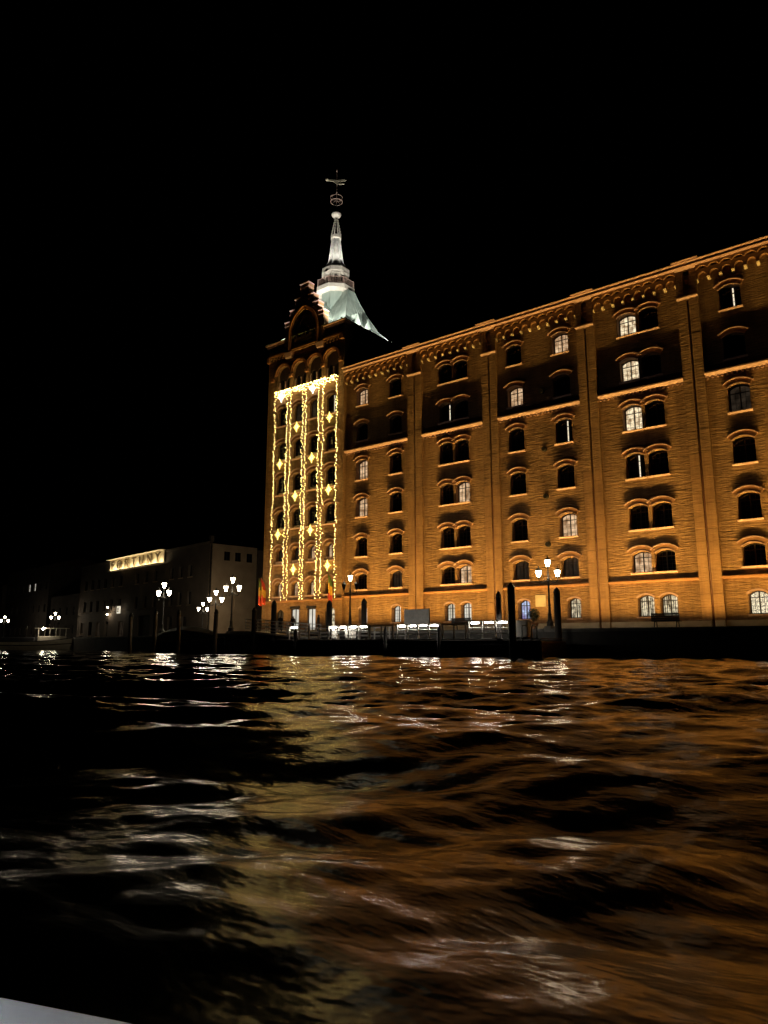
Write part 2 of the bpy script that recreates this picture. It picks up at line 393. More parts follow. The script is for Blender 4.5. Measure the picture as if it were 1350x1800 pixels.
# ------------------------------------------------------------------ the mill
YF = 56.0
mill = thing('mill_building', 'long brick mill with tiers of arched windows, floodlit amber from the quay', 'building', (-24.0, YF, QUAY))
FLOORS = [  # sill, crown
    (2.05, 3.72), (5.45, 7.12), (8.83, 10.82), (12.97, 15.0), (16.92, 19.05), (21.12, 23.02), (25.05, 26.95)]
BAYS = [  # left edge, right edge, window centres, double?
    (-48.95, -40.60, (-46.75, -42.30), False),
    (-38.90, -32.00, (-36.22, -34.46), True),
    (-30.43, -22.58, (-28.72, -24.22), False),
    (-21.00, -14.16, (-18.33, -16.55), True),
    (-12.58, -4.73, (-10.40, -6.38), False),
    (-3.15, 3.70, (-0.62, 1.16), True),
    (5.28, 13.10, (7.30, 11.40), False)]
PILS = [(-40.60, -38.90), (-32.00, -30.43), (-22.58, -21.00), (-14.16, -12.58), (-4.73, -3.15), (3.70, 5.28)]
GROUND_C = [(-46.50, -42.30), (-36.12, -34.36), (-28.55, -24.02), (-18.22, -16.50), (-10.40, -6.40), (-0.62, 1.16), (7.3, 11.4)]
LIT = {  # (bay, column, floor): glazing
    (0,0,0): 'pane_white', (0,1,0): 'pane_white', (0,0,3): 'pane_warm', (0,0,4): 'pane_warm', (0,0,6): 'pane_warm', (0,1,1): 'pane_dim',
    (1,0,0): 'pane_white', (1,1,0): 'pane_white', (1,1,1): 'pane_warm', (1,1,3): 'pane_warm', (1,0,5): 'pane_sliver',
    (2,0,0): 'pane_blue', (2,1,0): 'pane_room', (2,0,1): 'pane_dim', (2,1,1): 'pane_dim', (2,1,2): 'pane_warm', (2,0,5): 'pane_warm',
    (2,1,4): 'pane_sliver', (2,1,6): 'pane_warm',
    (3,0,0): 'pane_room', (3,1,0): 'pane_room', (3,0,1): 'pane_warm', (3,0,4): 'pane_bright', (3,0,5): 'pane_bright', (3,0,6): 'pane_bright',
    (3,0,3): 'pane_sliver', (4,0,0): 'pane_fairy', (4,0,4): 'pane_dim', (4,0,6): 'pane_sliver', (4,1,0): 'pane_room', (4,1,2): 'pane_warm', (5,0,1): 'pane_warm', (5,1,4): 'pane_warm'}
WC = {}
def window_meshes(w, h, rise, sill_w, hood):
    key = (round(w,2), round(h,2), round(rise,2), sill_w, hood)
    if key in WC: return WC[key]
    DP = 0.56 if hood != 'wide' else 0.36
    fr = MB(); fr.plate(arch(w+0.02, h+0.01, rise), [arch(w-0.16, h-0.17, rise*0.9, 0, 0.09)], DP-0.07, DP+0.02)
    fr.box(-0.045, 0.045, DP-0.08, DP, 0.08, h-0.07)
    fr.box(-w/2+0.07, w/2-0.07, DP-0.075, DP-0.005, h*0.72-0.03, h*0.72+0.03)
    bars = MB()
    for sx in (-1, 1): bars.box(sx*w*0.235-0.010, sx*w*0.235+0.010, DP-0.055, DP-0.02, 0.08, h-rise*0.5)
    for i in range(1, 4): bars.box(-w/2+0.07, w/2-0.07, DP-0.05, DP-0.022, h*0.72*i/4-0.009, h*0.72*i/4+0.009)
    pn = MB(); pn.plate(arch(w-0.02, h-0.03, rise, 0, 0.02), [], DP-0.01, DP+0.005)
    si = MB(); si.ledge(-sill_w/2, sill_w/2, 0.17, -0.14, 0.0, 0.02); si.box(-w/2+0.005, w/2-0.005, 0.02, DP-0.07, -0.06, 0.005)
    ho = None
    if hood in ('full', 'wide'):
        ho = MB(); hw = w + (0.06 if hood == 'full' else 0.42)
        ho.plate(arch_band(hw, rise+0.02, h+0.02, 0.0, 0.37), [], -0.08, 0.03)
        ho.cur = 1; ho.plate(arch_band(hw+0.02, rise+0.03, h+0.02, 0.37, 0.44), [], -0.20, 0.02); ho.plate(arch_band(hw, rise+0.02, h+0.02, 0.0, 0.05), [], -0.12, 0.02)
    elif hood == 'thin':
        ho = MB(); ho.cur = 1; ho.plate(arch_band(w+0.04, rise, h+0.01, 0.0, 0.13), [], -0.035, 0.03)
    WC[key] = (fr.mesh('window', 'frame_dark'), bars.mesh('glazing_bars', 'frame_dark'), pn, si.mesh('sill', 'trim_stone'), ho.mesh('hood', ['hood_brick_and_shade', 'trim_stone']) if ho else None, {})
    return WC[key]
def add_window(parent, cx, y, z0, w, h, rise, pane='pane_dark', sill_w=1.7, hood='full', flower=None):
    fr, bars, pn, si, ho, pc = window_meshes(w, h, rise, sill_w, hood)
    wo = place('window', fr, parent, (cx, y, z0))
    if pane not in pc: pc[pane] = pn.mesh('pane', pane)
    part('pane', pc[pane], None, wo)
    part('glazing_bars', bars, None, wo)
    part('sill', si, None, wo)
    if ho: part('hood', ho, None, wo)
    if flower:
        part('window_box', flower, None, wo)
    return wo
mdent = MB()
vent = MB(); vent.lathe([(0.02, -0.30), (0.20, -0.30), (0.22, -0.08), (0.22, 0.1)], 10)
vent.v = [(x, z, y) for x, y, z in vent.v]; vent.f = [f[::-1] for f in vent.f]
vent_me = vent.mesh('wall_vent', 'black_iron')
pitch_cache = {}
for bi, (xl, xr, cols_, dbl) in enumerate(BAYS):
    holes = []; specs = []
    for fi, (zs, zt) in enumerate(FLOORS):
        for ci in range(2):
            if fi == 0: cx = GROUND_C[bi][ci]; w = 1.12 if bi < 3 else 1.26
            else: cx = cols_[ci]; w = 1.50
            specs.append((cx, zs, w, zt-zs, 0.26, fi, ci)); holes.append(arch(w, zt-zs, 0.26, cx, zs))
    m = MB(); m.plate([(xl-0.02, QUAY-0.1), (xr+0.02, QUAY-0.1), (xr+0.02, 29.2), (xl-0.02, 29.2)], holes, 0.0, 0.62)
    m.v = [(x+24.0, y, z-QUAY) for x, y, z in m.v]
    part('wall', m, 'brick', mill)
    for cx, zs, w, h, rise, fi, ci in specs:
        add_window(mill, cx, YF, zs, w, h, rise, LIT.get((bi, ci, fi), 'pane_dark'), 1.72 if fi else w+0.2, 'full' if fi else 'thin')
    # string courses
    m = MB(); m.ledge(xl, xr, 0.40, 20.02, 20.30)
    k = int((xr-xl)/0.34)
    for i in range(k):
        x = xl + (xr-xl)*(i+0.5)/k; m.box(x-0.085, x+0.085, -0.13, 0.02, 19.86, 20.03)
    part('string_course', m, 'trim_stone', mill, (24.0, 0, -QUAY))
    m = MB(); m.bbox(xl, xr, -0.23, 0.05, 4.66, 4.84, 0.02)
    part('string_course', m, 'terracotta', mill, (24.0, 0, -QUAY))
    m = MB(); m.bbox(xl, xr, -0.10, 0.05, QUAY-0.1, 1.68, 0.03)
    part('plinth', m, 'plinth_stone', mill, (24.0, 0, -QUAY))
    # arched corbel table
    n = round((xr-xl)/0.865); p = (xr-xl)/n
    key = round(p, 3)
    if key not in pitch_cache:
        r = p*0.37; zc = 28.53-r
        arc = [(-r*math.cos(PI*i/8), zc + r*math.sin(PI*i/8)) for i in range(9)]
        m = MB(); pl = [(-p/2, 28.02), (-r, 28.02)] + arc + [(r, 28.02), (p/2, 28.02), (p/2, 28.80), (-p/2, 28.80)]
        m.plate(pl[::-1], [], -0.30, 0.02)
        m.cur = 1
        for sx in (-1, 1):
            x0, x1 = sorted((sx*p/2, sx*r*1.02)); x0 += 0.004; x1 -= 0.004
            xa, xb = (x0+0.04, x1) if sx > 0 else (x0, x1-0.04)
            m.add([(x0,-0.33,28.02),(x1,-0.33,28.02),(x1,0,28.02),(x0,0,28.02),(x0,-0.27,27.93),(x1,-0.27,27.93),(x1,0,27.80),(x0,0,27.80)],
                  [(0,1,2,3)[::-1],(4,5,6,7),(0,4,5,1)[::-1],(1,5,6,2)[::-1],(2,6,7,3)[::-1],(3,7,4,0)[::-1]])
        a_me = m.mesh('corbel_arch', ['hood_brick_and_shade', 'plinth_stone'])  # plate faces darkened by colour to carry the corbel table's shade
        m = MB(); low = [(-p/2, 28.72), (-p*0.30, 28.90), (-p*0.12, 28.97), (p*0.12, 28.97), (p*0.30, 28.90), (p/2, 28.72)]
        m.plate((low + [(p/2, 29.12), (-p/2, 29.12)]), [], -0.47, 0.02)
        pitch_cache[key] = (a_me, m.mesh('corbel_wave', 'hood_brick_and_shade'))  # shade under the cornice is in this dark colour too
    for i in range(n):
        xc = xl + p*(i+0.5)
        place('corbel_arch', pitch_cache[key][0], mill, (xc, YF, 0)); place('corbel_wave', pitch_cache[key][1], mill, (xc, YF, 0))
    if bi in (2,):
        for zz in (8.3, 12.45, 16.65, 21.9): place('wall_vent', vent_me, mill, (-26.05, YF, zz))
m = MB(); m.bbox(-27.47, -26.52, -0.05, 0.02, 3.09, 4.08, 0.015)
part('plaque', m, 'plinth_stone', mill, (24.0, 0, -QUAY))
# pilasters: two stacks of stone courses with a rainwater pipe in the groove between them
NCO = 26; CH = (26.58-1.68)/NCO
m = MB(); m.bbox(-0.36, 0.36, -0.27, 0.05, 0.008, CH-0.008, 0.012); blk = m.mesh('stone_block', 'brick_smooth')
m = MB(); m.bbox(-0.36, 0.36, -0.27, 0.05, 0.008, CH-0.008, 0.012); blk2 = m.mesh('stone_block', 'brick')
m = MB(); m.plate([(-0.80, 26.85), (0.80, 26.85), (0.80, 29.1), (-0.80, 29.1)], [arch(0.52, 1.95, 0.25, 0, 27.05)], -0.26, 0.02); head_me = m.mesh('pilaster_head', 'brick')
for xl, xr in PILS:
    xm = (xl+xr)/2; hw = (xr-xl)/2
    m = MB(); m.box(-hw-0.02, hw+0.02, 0.0, 0.5, 0, 29.2-QUAY)
    po = place('pilaster', m.mesh('pilaster', 'brick'), mill, (xm, YF, QUAY))
    for i in range(NCO):
        for sx in (-1, 1):
            b = part('stone_block', blk if 1.68+CH*i < 13.5 else blk2, None, po, (sx*(hw+0.08)/2, random.uniform(-0.006, 0.006), 1.68-QUAY+CH*i))
            b.scale.x = (hw-0.08)/0.72
    m = MB(); m.tube([(0, -0.16, 0.1), (0, -0.16, 25.5)], 0.055, 8); part('downpipe', m, 'downpipe', po, smooth=True)
    m = MB(); m.ledge(-hw, hw, 0.46, 26.56-QUAY, 26.84-QUAY); part('ledge', m, 'trim_stone', po)
    part('pilaster_head', head_me, None, po, (0, 0, -QUAY)).scale.x = hw/0.80
    m = MB(); m.bbox(-hw, -0.09, -0.36, 0.02, -0.1, 0.64, 0.03); m.bbox(0.09, hw, -0.36, 0.02, -0.1, 0.64, 0.03); part('plinth', m, 'plinth_stone', po)
    m = MB(); m.ledge(-hw-0.05, hw+0.35, 1.12, 29.40-QUAY, 29.59-QUAY, 0.3); part('parapet_block', m, 'trim_stone', po)
XA, XB = -49.0, 13.1
m = MB(); m.ledge(XA, XB, 0.74, 29.06, 29.25, 0.4); part('cornice', m, 'trim_stone', mill, (24.0, 0, -QUAY))
m = MB(); m.box(XA, XB, -0.56, 0.4, 29.25, 29.36); m.ledge(XA, XB, 0.94, 29.33, 29.50, 0.4); part('cornice', m, 'trim_stone', mill, (24.0, 0, -QUAY))
m = MB(); m.add([(XA,-0.9,29.51),(XB,-0.9,29.51),(XB,9,32.5),(XA,9,32.5),(XB,19,29.51),(XA,19,29.51),(XA,19,QUAY),(XB,19,QUAY),(XB,0.4,QUAY),(XB,0.4,29.51)],
    [(0,1,2,3),(3,2,4,5),(5,4,7,6),(1,9,8,7,4,2)]); part('roof', m, 'roof_tile_and_shade', mill, (24.0, 0, -QUAY))

# amber floodlights in the paving, unseen and assumed from the uplit wall
def floodlight(x, y, w, power, label, aim=(0, 0.10, 1), spread=180, group=None):
    power *= random.uniform(0.7, 1.32)
    t_ = thing('floodlight', label, 'floodlight', (x, y, QUAY-0.02), 0, group)
    m = MB(); m.bbox(-w/2-0.06, w/2+0.06, -0.16, 0.16, 0.0, 0.07, 0.01); part('housing', m, 'black_iron', t_)
    m = MB(); m.box(-w/2, w/2, -0.10, 0.10, 0.070, 0.074); part('lens', m, 'flood_lens', t_)
    lamp('assumed_flood_lamp', 'AREA', t_, (0, 0, 0.09), aim, power*0.215, FLOOD, shape='RECTANGLE', size=w, size_y=0.16, spread=R(58))
    lamp('assumed_wash_lamp', 'AREA', t_, (0, 0, 0.09), aim, power*0.39, FLOOD, shape='RECTANGLE', size=w, size_y=0.16, spread=R(130))
    return t_
for bi, (xl, xr, _, dbl) in enumerate(BAYS[:6]):
    n = 3
    for i in range(n):
        x = xl + (xr-xl)*(i+0.5)/n
        floodlight(x, YF-2.2, 2.0, P_FLOOD, 'assumed low amber floodlight set in the paving below the long brick wall', group='floodlights along the foot of the mill')
for xl, xr in PILS[:5]:
    floodlight((xl+xr)/2, YF-2.2, 1.0, P_FLOOD*0.5, 'assumed low amber floodlight set in the paving below the long brick wall', group='floodlights along the foot of the mill')

# ------------------------------------------------------------------ the tower
YT = 55.6; TX0, TX1, TC = -61.0, -49.0, -55.0
TY1 = 65.6
tower = thing('tower', 'tall brick tower with stepped gable and lit pale spire, hung with light strings', 'tower', (TC, YT, QUAY))
TO = (-TC, 0, -QUAY)       # from world x,z to the tower's own frame (y already local)
TCOLS = (-58.42, -55.83, -53.38, -50.80)
TFL = [(5.14, 6.75, 1.10), (8.74, 10.55, 1.10), (12.64, 14.85, 1.35), (16.69, 18.90, 1.35), (20.61, 22.90, 1.35), (24.84, 27.10, 1.35)]
holes = []
for c in TCOLS:
    for zs, zt, w in TFL: holes.append(arch(w, zt-zs, w*0.30, c, zs))
DOORS = [(-58.05, 1.15, 3.70, 0.35), (-55.76, 1.25, 3.80, 0.06), (-53.30, 1.22, 3.78, 0.06), (-50.65, 1.40, 3.88, 0.62)]
for cx, w, zt, rise in DOORS: holes.append(arch(w, zt-QUAY-0.05, rise, cx, QUAY+0.05))
for c in TCOLS: holes.append(arch(2.02, 3.22, 1.005, c, 28.95))
m = MB(); m.plate([(TX0, QUAY-0.1), (TX1, QUAY-0.1), (TX1, 35.2), (TX0, 35.2)], holes, 0.0, 0.62)
part('wall', m, 'brick', tower, TO)
m = MB(); m.box(TX0+0.001, TX0+0.4, 0.62, TY1-YT, QUAY-0.1, 35.2); m.box(TX1-0.4, TX1-0.001, 0.62, TY1-YT, QUAY-0.1, 35.2); m.box(TX0+0.4, TX1-0.4, TY1-YT-0.4, TY1-YT, QUAY-0.1, 35.2)
part('wall', m, 'brick', tower, TO)
# flower boxes standing in the middle windows
fb = MB(); fb.bbox(-0.42, 0.42, 0.02, 0.17, 0.10, 0.26, 0.02); fbm = fb.mesh('window_box', 'plinth_stone')
fb2 = MB(); fb2.bbox(-0.46, 0.46, -0.12, 0.15, 0.02, 0.32, 0.03); fbm2 = fb2.mesh('window_box', 'trim_stone')
TLIT = {(2,1): 'pane_warm', (3,1): 'pane_warm', (0,0): 'pane_warm', (1,0): 'pane_warm', (2,0): 'pane_warm', (3,0): 'pane_sliver', (0,1): 'pane_dim', (1,1): 'pane_dim', (2,5): 'pane_dim', (3,5): 'pane_sliver', (1,5): 'pane_dim'}
for ci, c in enumerate(TCOLS):
    for fi, (zs, zt, w) in enumerate(TFL):
        add_window(tower, c, YT, zs, w, zt-zs, w*0.30, TLIT.get((ci, fi), 'pane_dark'), 1.55 if fi < 2 else 2.0, 'full' if fi < 2 else 'wide',
                   flower=None if fi in (0, 5) else (fbm2 if fi == 1 else fbm))
for di, (cx, w, zt, rise) in enumerate(DOORS):
    h = zt-QUAY-0.05
    m = MB(); m.plate(arch(w+0.02, h+0.01, rise), [arch(w-0.2, h-0.14, rise*0.85, 0, 0.02)], 0.18, 0.28); m.box(-0.04, 0.04, 0.17, 0.27, 0, h-0.1)
    d = place('door', m.mesh('door', 'frame_dark'), tower, (cx, YT, QUAY+0.05))
    m = MB(); m.plate(arch(w-0.02, h-0.03, rise), [], 0.24, 0.255); part('pane', m, ['pane_dim', 'pane_white', 'pane_white', 'pane_room'][di], d)
    if di in (1, 2):
        m = MB(); m.bbox(-w/2-0.12, w/2+0.12, -0.06, 0.05, h-0.05, h+0.2, 0.02); part('lintel', m, 'frame_dark', d)
m = MB(); m.bbox(TX0-0.05, TX1+0.02, -0.24, 0.05, 4.50, 4.68, 0.02); part('string_course', m, 'terracotta', tower, TO)
m = MB(); m.bbox(TX0-0.04, TX1+0.02, -0.08, 0.05, QUAY-0.1, 1.5, 0.03); part('plinth', m, 'plinth_stone', tower, TO)
# loggia: four big round arches, each with a pair of small ones
back = MB()
for c in TCOLS:
    m = MB(); m.plate(arch(2.06, 3.26, 1.02, c, 28.93, 12), [arch(0.70, 1.72, 0.34, c-0.50, 29.0), arch(0.70, 1.72, 0.34, c+0.50, 29.0)], 0.34, 0.46)
    m.v = [(x-c, y, z-28.95) for x, y, z in m.v]
    lo = place('loggia_arch', m.mesh('loggia_arch', 'roof_tile_and_shade'), tower, (c, YT, 28.95))  # brick tympanum coloured dark: the loggia's shade is painted in
    m = MB(); m.box(-1.0, 1.0, 0.75, 0.80, 0, 3.2); part('recess', m, 'frame_dark', lo)
    m = MB(); m.plate(arch_band(2.02, 1.0, 3.22, 0.02, 0.20, n=16), [], -0.10, 0.03); m.plate(arch_band(2.04, 1.0, 3.22, 0.20, 0.34, n=16), [], -0.22, 0.02); part('archivolt', m, 'terracotta', lo)
    m = MB()
    for s in (-1.0, 0.0, 1.0): m.lathe([(0.10, 0.0), (0.10, 0.08), (0.065, 0.14), (0.06, 1.25), (0.10, 1.33), (0.12, 1.42)], 8, (s*0.94, 0.28))
    part('colonnette', m, 'trim_stone', lo, smooth=True)
for c in (-60.25, -57.12, -54.60, -52.09, -49.45):
    m = MB(); m.bbox(-0.26, 0.26, -0.28, 0.05, 0, 0.36, 0.03); place('impost', m.mesh('impost', 'terracotta'), tower, (c, YT, 30.55))
# corbelled parapet either side of the gable, brackets under the gable's feet
for x0, x1 in ((TX0-0.1, -58.02), (-52.0, TX1+0.1)):
    m = MB(); m.bbox(x0, x1, -0.32, 0.05, 33.62, 33.86, 0.02); part('ledge', m, 'terracotta', tower, TO)
    n = 5; p = (x1-x0-0.5)/n
    m = MB(); r = p*0.36
    arc = [(-r*math.cos(PI*i/8), 33.28 + r*math.sin(PI*i/8)) for i in range(9)]
    pl = [(-p/2, 33.10), (-r, 33.10)] + arc + [(r, 33.10), (p/2, 33.10), (p/2, 33.64), (-p/2, 33.64)]
    m.plate(pl[::-1], [], -0.26, 0.02); cm = m.mesh('corbel_arch', 'hood_brick_and_shade')  # corbel shade again put into the plate colour
    for i in range(n): place('corbel_arch', cm, tower, (x0 + (0.0 if x0 > -55 else 0.5) + p*(i+0.5), YT, 0))
    m = MB(); xe = (x1-0.5, x1) if x0 > -55 else (x0, x0+0.5)
    m.bbox(xe[0], xe[1], -0.34, 0.05, 33.05, 33.60, 0.04); part('bracket', m, 'terracotta', tower, TO)
for x0, x1 in ((-58.05, -56.85), (-53.05, -51.90)):
    m = MB(); m.add([(x0,-0.46,33.52),(x1,-0.46,33.52),(x1,0.02,33.52),(x0,0.02,33.52),(x0+0.1,-0.36,32.95),(x1-0.1,-0.36,32.95),(x1-0.1,0.02,32.85),(x0+0.1,0.02,32.85)],
        [(0,1,2,3),(4,5,6,7)[::-1],(0,4,5,1),(1,5,6,2),(2,6,7,3),(3,7,4,0)]); part('bracket', m, 'trim_stone', tower, TO)
for x0, x1, y0, y1 in ((TX0-0.35, -58.16, -0.42, 0.4), (-51.94, TX1+0.25, -0.42, 0.4), (TX1-0.4, TX1+0.25, 0.4, TY1-YT+0.3), (TX0-0.35, TX0+0.4, 0.4, TY1-YT+0.3)):
    m = MB(); m.bbox(x0, x1, y0, y1, 35.20, 35.36, 0.03); m.bbox(x0+0.12*(x0 < -55), x1-0.12*(x1 > -55), y0+0.16*(y0 < 0), y1, 34.95, 35.20, 0.02); part('eaves_cornice', m, 'trim_stone', tower, TO)
# stepped gable
G = -55.05
steps = [(3.08, 37.46), (2.30, 38.76), (1.50, 39.92), (0.68, 41.58)]
right = [(G+3.08, 33.55)]; 
for i, (hx, zt) in enumerate(steps):
    right.append((G+hx, zt))
    if i+1 < len(steps): right.append((G+steps[i+1][0], zt))
outline = right + [(2*G-x, z) for x, z in reversed(right)]
def gothic(hw, rise, zs, z0, n=9):
    """pointed opening, counter-clockwise from bottom left"""
    rad = (hw*hw + rise*rise)/(2*hw); a1 = math.asin(min(1, rise/rad))
    rt = [(G + hw - rad + rad*math.cos(a1*i/n), zs + rad*math.sin(a1*i/n)) for i in range(n+1)]
    lt = [(2*G - x, z) for x, z in reversed(rt[:-1])]
    return [(G-hw, z0), (G+hw, z0)] + rt + lt
def gothic_band(h0, r0, h1, r1, zs, drop):
    o = gothic(h1, r1, zs, zs-drop)[1:]; o = o + [gothic(h1, r1, zs, zs-drop)[0]]
    i = gothic(h0, r0, zs, zs-drop)[1:]; i = i + [gothic(h0, r0, zs, zs-drop)[0]]
    return o + i[::-1]
m = MB(); m.plate(outline, [gothic(2.0, 2.75, 35.6, 33.85)], -0.30, 0.55); gab = part('gable', m, 'brick_smooth', tower, TO)
m = MB(); m.plate(gothic_band(2.0, 2.75, 2.22, 3.0, 35.6, 1.9), [], -0.36, -0.28); m.plate(gothic_band(2.22, 3.0, 2.36, 3.18, 35.6, 1.9), [], -0.46, -0.28); part('gable_arch', m, 'terracotta', gab)
gw = [arch(0.62, 1.5, 0.31, G-1.15, 34.35), arch(0.62, 1.5, 0.31, G+1.35, 34.35), arch(0.62, 2.0, 0.31, G+0.1, 34.35)]
m = MB(); m.plate(gothic(2.05, 2.8, 35.6, 33.8), gw, 0.10, 0.30); part('gable_panel', m, 'brick', gab)
m = MB(); m.plate(gothic_band(1.38, 1.95, 1.5, 2.1, 35.7, 1.5), [], -0.02, 0.11); part('gable_arch', m, 'terracotta', gab)
m = MB(); m.box(G-2.0, G+2.0, 0.42, 0.46, 33.9, 38); part('pane', m, 'pane_dark', gab)
m = MB(); m.bbox(G-2.0, G+2.0, -0.34, 0.2, 33.70, 33.86, 0.02); part('sill', m, 'terracotta', gab)
for i, (hx, zt) in enumerate(steps):
    hx2 = steps[i+1][0] if i+1 < len(steps) else -steps[i][0]
    for s in (-1, 1):
        if i == 3 and s < 0: continue
        a, b = (G+hx2-0.1, G+hx+0.1) if s > 0 else (G-hx-0.1, G-hx2+0.1)
        if i == 3: a, b = G-hx-0.1, G+hx+0.1
        m = MB(); a += 0.05; b -= 0.05; m.bbox(a, b, -0.42, 0.60, zt-0.12, zt+0.04, 0.02); m.bbox(a+0.03, b-0.03, -0.37, 0.58, zt-0.62, zt-0.52, 0.02); part('coping', m, 'trim_stone', gab)
# roof: concave hipped copper roof rising to the octagonal drum
SX, SY = TC, 60.6-YT           # spire axis in tower-local y
def ringpts(hx, hy, z): return [(SX-hx, SY-hy, z), (SX+hx, SY-hy, z), (SX+hx, SY+hy, z), (SX-hx, SY+hy, z)]
prof = [(6.32, 5.38, 35.37), (5.35, 4.25, 35.95), (4.35, 3.05, 37.05), (3.55, 2.0, 38.8), (2.95, 1.15, 40.5), (2.6, 0.5, 41.9)]
m = MB(); vs = []
for hx, hy, z in prof: vs += ringpts(hx, hy, z)
fs = []
for i in range(len(prof)-1):
    for k in range(4): fs.append((i*4+k, i*4+(k+1)%4, i*4+4+(k+1)%4, i*4+4+k))
m.add(vs, fs); roof = part('roof', m, 'copper', tower, TO)
m = MB()   # standing seams and hip rolls
for i in range(len(prof)-1):
    for k in range(4): m.tube([vs[i*4+k], vs[i*4+4+k]], 0.07, 5)
for i in range(len(prof)-1):
    for k, nn in ((0, 9), (1, 8)):
        for j in range(1, nn):
            f = j/nn; A = Vector(vs[i*4+k]).lerp(Vector(vs[i*4+(k+1)%4]), f); B = Vector(vs[i*4+4+k]).lerp(Vector(vs[i*4+4+(k+1)%4]), f)
            m.tube([A, B], 0.025, 4)
part('seam', m, 'copper', roof)['kind'] = 'stuff'
m = MB(); m.add([(G-2.6, 0.5, 36.9), (G, 0.5, 40.6), (G+2.6, 0.5, 36.9), (G-2.6, 3.0, 36.9), (G, 4.0, 40.6), (G+2.6, 3.0, 36.9)], [(0,1,4,3), (1,2,5,4), (0,2,1), (0,3,5,2)]); part('gable_roof', m, 'copper', roof)
# small gablets on the side slope
for yy in (59.0, 60.9):
    m = MB(); x0 = TC+5.0; y0 = yy-YT
    m.add([(x0,y0-0.6,36.4),(x0,y0+0.6,36.4),(x0,y0,37.7),(x0-1.3,y0-0.6,36.4),(x0-1.3,y0+0.6,36.4),(x0-1.6,y0,37.7)], [(0,1,2),(0,2,5,3)[::-1][::-1],(1,4,5,2),(3,5,4),(0,3,4,1)])
    part('gablet', m, 'copper', roof)
# octagonal drum, gallery, lantern, spire
def octa(name, prof, mat, par, n=8, smooth=False):
    m = MB(); m.lathe(prof, n, (SX, SY), PI/8); return part(name, m, mat, par, TO if par is tower else None, smooth)
drum = octa('drum', [(1.85, 39.0), (1.78, 41.9), (1.78, 42.02)], 'copper', tower)
gal = octa('gallery', [(1.8, 41.9), (2.25, 42.05), (2.48, 42.12), (2.48, 42.62), (2.40, 42.66)], 'pale_stone', tower)
m = MB()
P8 = [(SX+2.34*math.cos(PI/8+PI/4*k), SY+2.34*math.sin(PI/8+PI/4*k)) for k in range(8)]
for k in range(8):
    a, b = P8[k], P8[(k+1)%8]
    for z in (42.74, 43.55): m.tube([(a[0], a[1], z), (b[0], b[1], z)], 0.045, 5)
    m.tube([(a[0], a[1], 42.6), (a[0], a[1], 43.62)], 0.06, 5)
    for j in range(1, 9):
        f = j/9; x = a[0]+(b[0]-a[0])*f; y = a[1]+(b[1]-a[1])*f; m.tube([(x, y, 42.7), (x, y, 43.55)], 0.022, 4)
part('balustrade', m, 'rust_metal', gal)
lan = octa('lantern', [(1.30, 42.62), (1.30, 44.62)], 'pale_stone', tower)
m = MB()
for k in range(8):
    a = PI/4*k; ca, sa = math.cos(a), math.sin(a)
    o = MB(); o.plate(arch(0.42, 1.35, 0.21), [], 0, 0.03)
    m.add([(SX + ca*1.215 - sa*x, SY + sa*1.215 + ca*x, 43.0+z) for x, y, z in o.v], o.f)
part('arched_opening', m, 'frame_dark', lan)
octa('cornice', [(1.28, 44.45), (1.50, 44.62), (1.80, 44.72), (1.80, 45.22), (1.70, 45.30)], 'pale_stone', lan)
octa('skirt_roof', [(1.70, 45.28), (1.35, 45.75), (1.08, 46.2), (0.98, 46.55)], 'lead', lan)
sp = octa('spire', [(0.95, 46.5), (0.55, 49.65)], 'lead', tower, 8)
m = MB()
for i in range(1, 19):
    f = i/19; z = 46.5+3.15*f; r = 0.95-0.40*f; m.lathe([(r+0.005, z-0.03), (r+0.035, z), (r+0.005, z+0.03)], 8, (SX, SY), PI/8, close=False)
part('course', m, 'lead', sp)
octa('collar', [(0.55, 49.6), (0.68, 49.68), (0.68, 50.08), (0.58, 50.14)], 'pale_stone', sp)
m = MB()
for k in range(8):      # openwork crown of crocketed ribs
    a = PI/4*k+PI/8; p0 = (SX+0.58*math.cos(a), SY+0.58*math.sin(a), 50.1); p1 = (SX+0.10*math.cos(a), SY+0.10*math.sin(a), 52.55)
    m.tube([p0, p1], [0.05, 0.035], 5)
    for j in range(6):
        f = (j+0.3)/6; c = [p0[i]+(p1[i]-p0[i])*f for i in range(3)]; m.ball((c[0]+0.06*math.cos(a), c[1]+0.06*math.sin(a), c[2]), 0.085, 6, 4, 1.6)
cr = part('crown', m, 'pale_stone', sp, smooth=True)
octa('bowl', [(0.08, 52.4), (0.12, 52.6), (0.45, 52.75), (0.62, 53.05), (0.58, 53.2), (0.1, 53.3)], 'pale_stone', sp, 14, True)
vane = thing('weather_vane', 'gilt weather vane arrow with ball tip above an iron ring on the spire', 'weather vane', (SX, 60.6, 53.3))
m = MB(); m.tube([(0,0,-0.02), (0,0,6.3)], [0.05, 0.025], 6); m.ball((0,0,2.85), 0.12); m.ball((0,0,5.95), 0.10, 8, 5, 2.0); part('rod', m, 'rust_metal', vane)
m = MB()
for z, r in ((1.55, 0.74), (2.12, 0.74)):
    m.tube([(r*math.cos(2*PI*k/20), r*math.sin(2*PI*k/20), z) for k in range(21)], 0.045, 5)
for k in range(8): m.tube([(0.74*math.cos(PI*k/4), 0.74*math.sin(PI*k/4), 1.55), (0.74*math.cos(PI*k/4), 0.74*math.sin(PI*k/4), 2.12)], 0.02, 4)
for k in range(4): m.tube([(0,0,1.9), (0.74*math.cos(PI*k/2), 0.74*math.sin(PI*k/2), 1.55)], 0.025, 4)
part('ring', m, 'rust_metal', vane)
